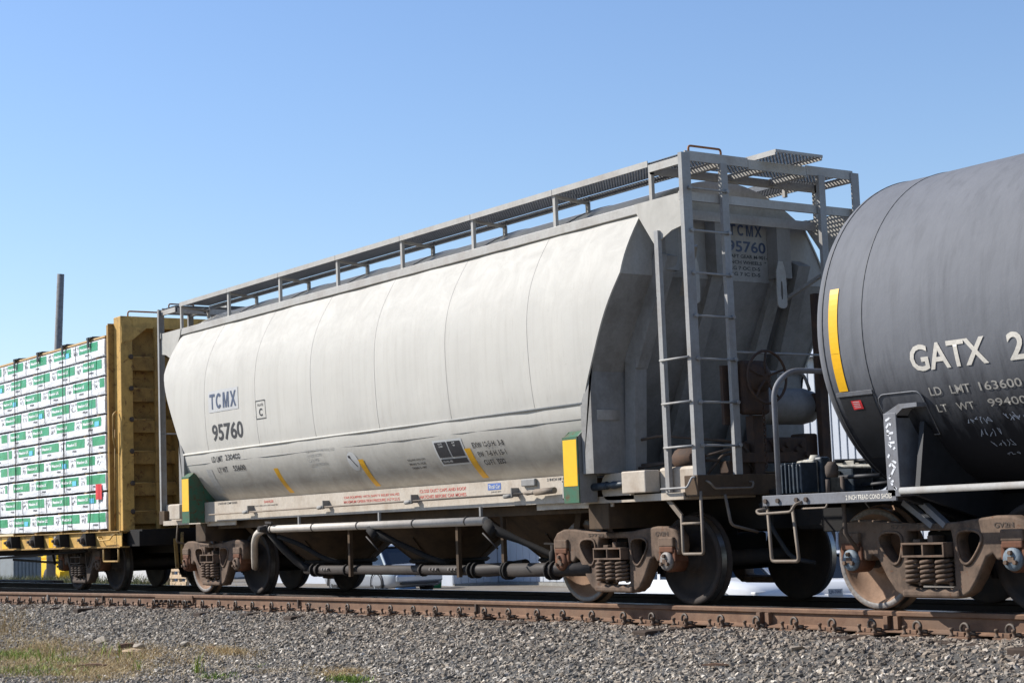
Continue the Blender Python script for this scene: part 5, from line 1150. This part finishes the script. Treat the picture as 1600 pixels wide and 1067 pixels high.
def boards(t, p0, p1, z0, z1, w, mat, gap=.012, name='siding_board'):
    """upright siding boards from p0 to p1 (xy), each its own mesh object sharing data"""
    p0, p1 = Vector((*p0, 0)), Vector((*p1, 0)); d = p1-p0; n = int(d.length/w); u = d.normalized()
    ang = math.atan2(u.y, u.x); me = None
    for k in range(n):
        c = p0+u*(w*(k+.5))
        if me is None:
            g = G(); hw = w/2-gap/2
            g.prism([(-hw, 0), (-hw, -.012), (-hw+.015, -.022), (hw-.015, -.022), (hw, -.012), (hw, 0)], 'xy', 0, z1-z0)
            bmesh.ops.recalc_face_normals(g.bm, faces=g.bm.faces[:]); me = bpy.data.meshes.new(name); g.bm.to_mesh(me); g.bm.free(); me.materials.append(M[mat])
        o = bpy.data.objects.new(name, me); C.objects.link(o); o.parent = t
        o.location = Vector((c.x, c.y, z0))-WORLD[t.name]; o.rotation_euler = (0, 0, ang)
# board-sided shed: long lit wall, with a made-up wing sized so its shadow darkens part of the wall
sh = thing('shed', (-34, 22, GB_), 'white board-sided shed with an added shade-casting wing, seen under the hopper car', 'shed')
def sbox(name, x0, x1, y0, y1, z0, z1, mat, parent): 
    g = G(); g.box(x0, x1, y0, y1, z0, z1); return obj(name, g, mat, parent)
sbox('wall', -46, -26.0, 20.05, 26, GB_, 3.4, 'siding_white', sh); sbox('added_wing_wall', -46, -32.7, 18.2, 20.0, GB_, 3.0, 'siding_white', sh)
boards(sh, (-32.7, 20.03), (-26.0, 20.03), -.98, 3.35, .36, 'siding_white')
boards(sh, (-32.67, 18.2), (-32.67, 20.0), -.98, 2.95, .30, 'siding_white')
sbox('foundation', -32.66, -26.0, 19.98, 20.04, GB_, -1.0, 'concrete', sh); sbox('foundation', -32.69, -32.6, 18.2, 19.97, GB_, -1.0, 'concrete', sh)
g = G(); g.prism([(19.6, 3.35), (26.4, 3.35), (23, 5.2)], 'yz', -46.3, -25.7); g.prism([(17.8, 2.95), (20.0, 2.95), (20.0, 3.6)], 'yz', -46.3, -32.3); obj('roof', g, 'shingle', sh)
# steel-clad building at the right
mb = thing('metal_building', (-14, 27, GB_), 'white ribbed steel building seen between the hopper and tank cars', 'building')
sbox('wall', -30, 4, 25.2, 40, GB_, 5.6, 'siding_white', mb)
boards(mb, (-30, 25.18), (4, 25.18), GB_+.1, 5.55, .30, 'siding_white', .05, 'steel_panel')
g = G(); g.prism([(24.8, 5.58), (40.4, 5.58), (32.6, 7.2)], 'yz', -30.4, 4.4); obj('roof', g, 'siding_white', mb)
g = G()
for k in range(3): g.box(-42, -23.4, 1.02+.22*k, 1.22+.22*k, -.2, .012-.002*k, .006)
props(obj('crossing_panel', g, 'tie_wood'), 'dark timber crossing panel beside the far rail at the left', 'timber panel')
# concrete footing block by the shed corner
g = G(); g.box(-25.3, -24.5, 19.4, 20.2, GB_, -.1, .05); props(obj('concrete_block', g, 'concrete'), 'rough concrete block beside the white shed corner', 'block')
# bins and bags by the shed
g = G(); g.loft([sup(.28, .28, GB_, -33.6+5.2), sup(.33, .33, GB_+.62, -33.6+5.2), sup(.35, .35, GB_+.66, -33.6+5.2)])
for v in g.bm.verts: v.co.y += 17.2; v.co.x -= 4.0
props(obj('storage_tub', g, 'bin_green'), 'green storage tub standing by the shed behind the silver car', 'tub')
g = G(); g.loft([[(p[0]*r+-33.0+.05*math.sin(7*p[1]+z*9), 16.6+p[1]*r, GB_+z) for p in [(math.cos(2*math.pi*k/14)*.33, math.sin(2*math.pi*k/14)*.3) for k in range(14)]] for z, r in ((0, .8), (.12, 1.05), (.35, 1.0), (.55, .7), (.68, .3))]); props(obj('plastic_bag', g, 'bag_blue'), 'blue and clear plastic bag slumped by the shed wall', 'bag')
# utility pole, leaning
pl = thing('utility_pole', (-55.7, 13.2, GB_), 'weathered grey utility pole rising behind the lumber car', 'utility pole')
g = G(); g.tube([(-55.70, 13.2, GB_), (-55.15, 13.2, 4), (-54.15, 13.2, 11.95)], [.20, .18, .145], 14); po_ = obj('pole_shaft', g, 'pole_wood', pl)
# electrical cabinet and fittings at the left
cb = thing('utility_cabinet', (-50.3, 10, GB_), 'grey ribbed electrical cabinet in the weeds under the lumber car', 'cabinet')
g = G(); g.box(-51.9, -50.35, 9.8, 10.9, GB_, .32, .03); obj('cabinet_body', g, 'cabinet_grey', cb)
for k in range(7):
    g = G(); g.box(-50.349, -50.315, 9.86+.14*k, 9.94+.14*k, GB_+.1, .25); obj('cabinet_rib', g, 'cabinet_grey', cb)
g = G(); g.box(-51.95, -50.3, 9.75, 10.95, .325, .385, .02); obj('cabinet_lid', g, 'cabinet_grey', cb)
wb = thing('white_building', (-62, 20, GB_), 'plain white building with a grey door behind the weeds at left', 'building')
sbox('wall', -74, -56, 18, 30, GB_, 3.6, 'paint_white', wb); sbox('door', -55.99, -55.95, 19.0, 20.6, GB_, 1.4, 'cabinet_grey', wb); g = G(); g.prism([(17.6, 3.6), (30.4, 3.6), (24, 5.4)], 'yz', -74.4, -55.6); obj('roof', g, 'shingle', wb)
g = G(); g.box(-63.0, -62.3, 15.2, 15.9, GB_, -.35, .04).box(-62.95, -62.35, 15.22, 15.8, -.36, -.28, .02); props(obj('tool_chest', g, 'orange_red'), 'orange red box standing before the white building', 'box')
yl = thing('yellow_machine', (-59, 14.8, GB_), 'bright yellow machine standing behind the utility pole', 'machine')
g = G(); g.box(-60.2, -57.2, 14.0, 15.8, -.75, .1, .08).box(-59.8, -58.6, 14.1, 15.7, .1, 1.5, .08); obj('machine_body', g, 'machine_yellow', yl)
g = G(); g.bar((-57.6, 14.1, -.1), (-56.2, 13.9, -.55), .2, .3); obj('lift_arm', g, 'machine_yellow', yl)
g = G(); g.box(-59.7, -58.7, 14.08, 15.72, .55, 1.35); obj('cab_window', g, 'glass_dark', yl)
for x in (-59.7, -57.8):
    for y in (13.95, 15.85):
        g = G(); g.lathe([(.2, y-.16), (.42, y-.14), (.45, y-.08), (.45, y+.08), (.42, y+.14), (.2, y+.16)], (x, 0, GB_+.45), 'y', 20); obj('wheel', g, 'rubber', yl)
for k, (x, y, w, h_) in enumerate(((-38.6, 10.6, .55, .42), (-38.0, 10.5, .5, .36), (-38.4, 10.55, .45, .30))):
    z = GB_ if k < 2 else GB_+.425
    g = G(); g.box(x-w/2, x+w/2, y-.25, y+.25, z, z+h_, .01).box(x-.03, x+.03, y-.253, y+.253, z, z+h_+.003)
    props(obj('carton', g, 'carton'), ('brown carton on the ground behind the gap between cars, larger one', 'brown carton on the ground behind the gap between cars, smaller one', 'brown carton stacked on another behind the gap between cars')[k], 'carton', 'cartons behind the train')
g = G(); g.box(-36.6, -35.9, 10.4, 11.0, GB_, -.62, .02); props(obj('white_crate', g, 'decal_white'), 'white crate on the ground right of the brown cartons', 'crate')
pt = thing('pallet', (-35.6, 10.2, GB_), 'leaning wooden pallet beside the cartons behind the train', 'pallet')
for k in range(5):
    g = G(); g.box(-36.2+.0, -35.0, 9.9+.0, 9.92, GB_+.08+.22*k, GB_+.2+.22*k); obj('slat', g, 'wood_raw', pt)
for k in range(3):
    g = G(); g.box(-36.2+.55*k, -36.1+.55*k, 9.925, 10.02, GB_, GB_+1.1); obj('bearer', g, 'wood_raw', pt)

# ------------------------------------------------------------------ grass and weeds
def blades(name, pts, hmin, hmax, width, mat, label, lean=.5, tone=(0, 1), seed=1, segs=3, gzf=None):
    r_ = np.random.default_rng(seed); V, F, T = [], [], []
    for (x, y) in pts:
        h = r_.uniform(hmin, hmax); a = r_.uniform(0, 6.283); ln = r_.uniform(.1, lean)*h; b = r_.uniform(0, 6.283); w = width*r_.uniform(.6, 1.3)
        z = (gzf(y) if gzf else gz2(x, y))-.01; t = r_.uniform(*tone); i0 = len(V)
        for k in range(segs+1):
            u = k/segs; cx, cy, cz = x+math.cos(a)*ln*u*u, y+math.sin(a)*ln*u*u, z+h*(u-.25*lean*u*u); ww = w*(1-u)**.7/2+.0004
            V += [(cx-math.cos(b)*ww, cy-math.sin(b)*ww, cz), (cx+math.cos(b)*ww, cy+math.sin(b)*ww, cz)]; T += [t, t]
        for k in range(segs): F.append((i0+2*k, i0+2*k+1, i0+2*k+3, i0+2*k+2))
    me = bpy.data.meshes.new(name); me.from_pydata(V, [], F); me.materials.append(M[mat])
    at = me.attributes.new('tone', 'FLOAT', 'POINT'); at.data.foreach_set('value', np.array(T, dtype=np.float32))
    o = bpy.data.objects.new(name, me); C.objects.link(o); return props(o, label, 'grass', kind='stuff')
def patch(cx, cy, sx, sy, n, seed):
    r_ = np.random.default_rng(seed); return [(cx+r_.normal()*sx, cy+r_.normal()*sy) for _ in range(n)]
dry = patch(-9.0, -4.0, 1.5, .5, 9000, 11)+patch(-7.4, -3.15, .9, .16, 2600, 12)+patch(-6.0, -2.76, .55, .06, 1100, 13)+patch(-7.4, -4.1, 1.0, .4, 5500, 14)+patch(-11.2, -3.5, 1.1, .28, 3600, 15)+patch(-9.6, -3.3, .8, .15, 1200, 31)
blades('dry_grass', dry, .025, .14, .006, 'grass_dry', 'dry straw coloured grass at the lower left', 1.4, (0, 1), 1)
blades('dry_grass', patch(-2.75, -2.98, .50, .085, 2600, 16)+patch(-4.0, -3.15, .35, .06, 900, 17), .015, .075, .005, 'grass_dry', 'small mat of dry grass on the ballast slope', 1.8, (.1, 1), 2)
blades('green_weeds', patch(-10.6, -3.85, .5, .16, 800, 18)+patch(-7.9, -4.5, .6, .25, 650, 19)+patch(-8.6, -3.85, .25, .10, 260, 20), .03, .16, .014, 'grass_green', 'fresh green weeds at the lower left corner', 1.0, (0, 1), 3)
blades('green_weeds', patch(-2.15, -3.14, .20, .04, 420, 21)+patch(-4.6, -3.55, .2, .1, 170, 22)+patch(-4.4, -3.05, .05, .03, 50, 23), .03, .10, .010, 'grass_green', 'small green weeds on the gravel', 1.0, (0, .8), 4)
blades('tall_weed', patch(-5.3, -3.45, .06, .03, 22, 24)+patch(-6.4, -3.75, .03, .03, 12, 25)+patch(-8.4, -3.3, .3, .1, 26, 26)+patch(-9.4, -3.9, .6, .2, 40, 33), .14, .34, .014, 'grass_green', 'few tall thin weed stalks standing in the gravel', .5, (.5, 1), 5, 4)
blades('dry_brush', patch(-13.6, -3.1, .8, .22, 800, 27)+patch(-14.6, -2.8, .6, .2, 300, 32), .05, .24, .006, 'grass_dry', 'thin dry brush beside the ballast at the left edge', .8, (0, .6), 6)
far = patch(-49, 9.0, 4.5, .5, 5000, 28)+patch(-43, 9.4, 3.5, .5, 4000, 29)+patch(-40, 10.2, 1.0, .3, 700, 30)
blades('weed_bank', far, .25, 1.1, .045, 'weed_mix', 'tangled green and brown weeds behind the far rail', .7, (0, 1), 7, 3, lambda y: GB_)
# pieces of bark and wood lying in the gravel
def chip(x, y, L, w, h, rz, mat, label, name):
    L, w, h = L*.75, w*.7, h*.7
    g = G(); n = 7; zb = gz2(x, y)+.02; rings = []
    for i in range(n):
        u = i/(n-1); k = .6+.4*math.sin(math.pi*u)+random.uniform(-.12, .12); cx = (u-.5)*L
        rings.append([(cx, -w/2*k, zb), (cx+.01, w/2*k, zb+.005), (cx, w*.3*k, zb+h*k), (cx-.01, -w*.35*k, zb+h*.9*k)])
    g.loft(rings, smooth=False)
    for v in g.bm.verts: v.co = Matrix.Rotation(rz, 3, 'Z') @ v.co+Vector((x, y, 0))
    props(obj(name, g, mat), label, 'wood chip')
chip(-8.1, -3.12, .42, .13, .06, .5, 'wood_raw', 'pale split piece of wood lying in the dry grass', 'wood_piece')
chip(-8.45, -3.02, .40, .10, .09, 1.2, 'bark_debris', 'dark brown chunk of bark beside the pale wood piece', 'bark_piece')
chip(-7.6, -3.95, .75, .10, .07, .75, 'bark_debris', 'long reddish bark strip in the grass near the bottom left', 'bark_piece')
chip(-6.4, -2.74, .22, .04, .04, .2, 'bark_debris', 'small dark stick in the strip of dry grass', 'stick')
chip(2.69, -2.15, .34, .04, .03, .65, 'plate_rust', 'rusty iron bar lying in the ballast below the hopper wheels', 'iron_bar')
for k, (x, y, s_) in enumerate(((-9.6, -2.95, .13), (-7.2, -2.75, .08), (-8.15, -2.98, .13), (-4.6, -2.0, .09), (3.3, -1.75, .08))):
    g = G(); b = bmesh.new()
    for _ in range(14):
        d = rng.normal(size=3); d /= np.linalg.norm(d); b.verts.new(Vector(d*np.array([1, .8, .5])*s_)+Vector((x, y, gz2(x, y)+.04)))
    bmesh.ops.convex_hull(b, input=b.verts[:]); bmesh.ops.delete(b, geom=[v for v in b.verts if not v.link_faces], context='VERTS')
    props(obj('rock', b, 'stone'), ('dark grey rock at the top edge of the dry grass', 'small rock on the ballast slope near the dry grass strip', 'angular dark rock by the wood piece', 'lone larger stone in the ballast below the middle of the hopper', 'larger stone close to the ties under the tank car')[k], 'rock', 'loose rocks')
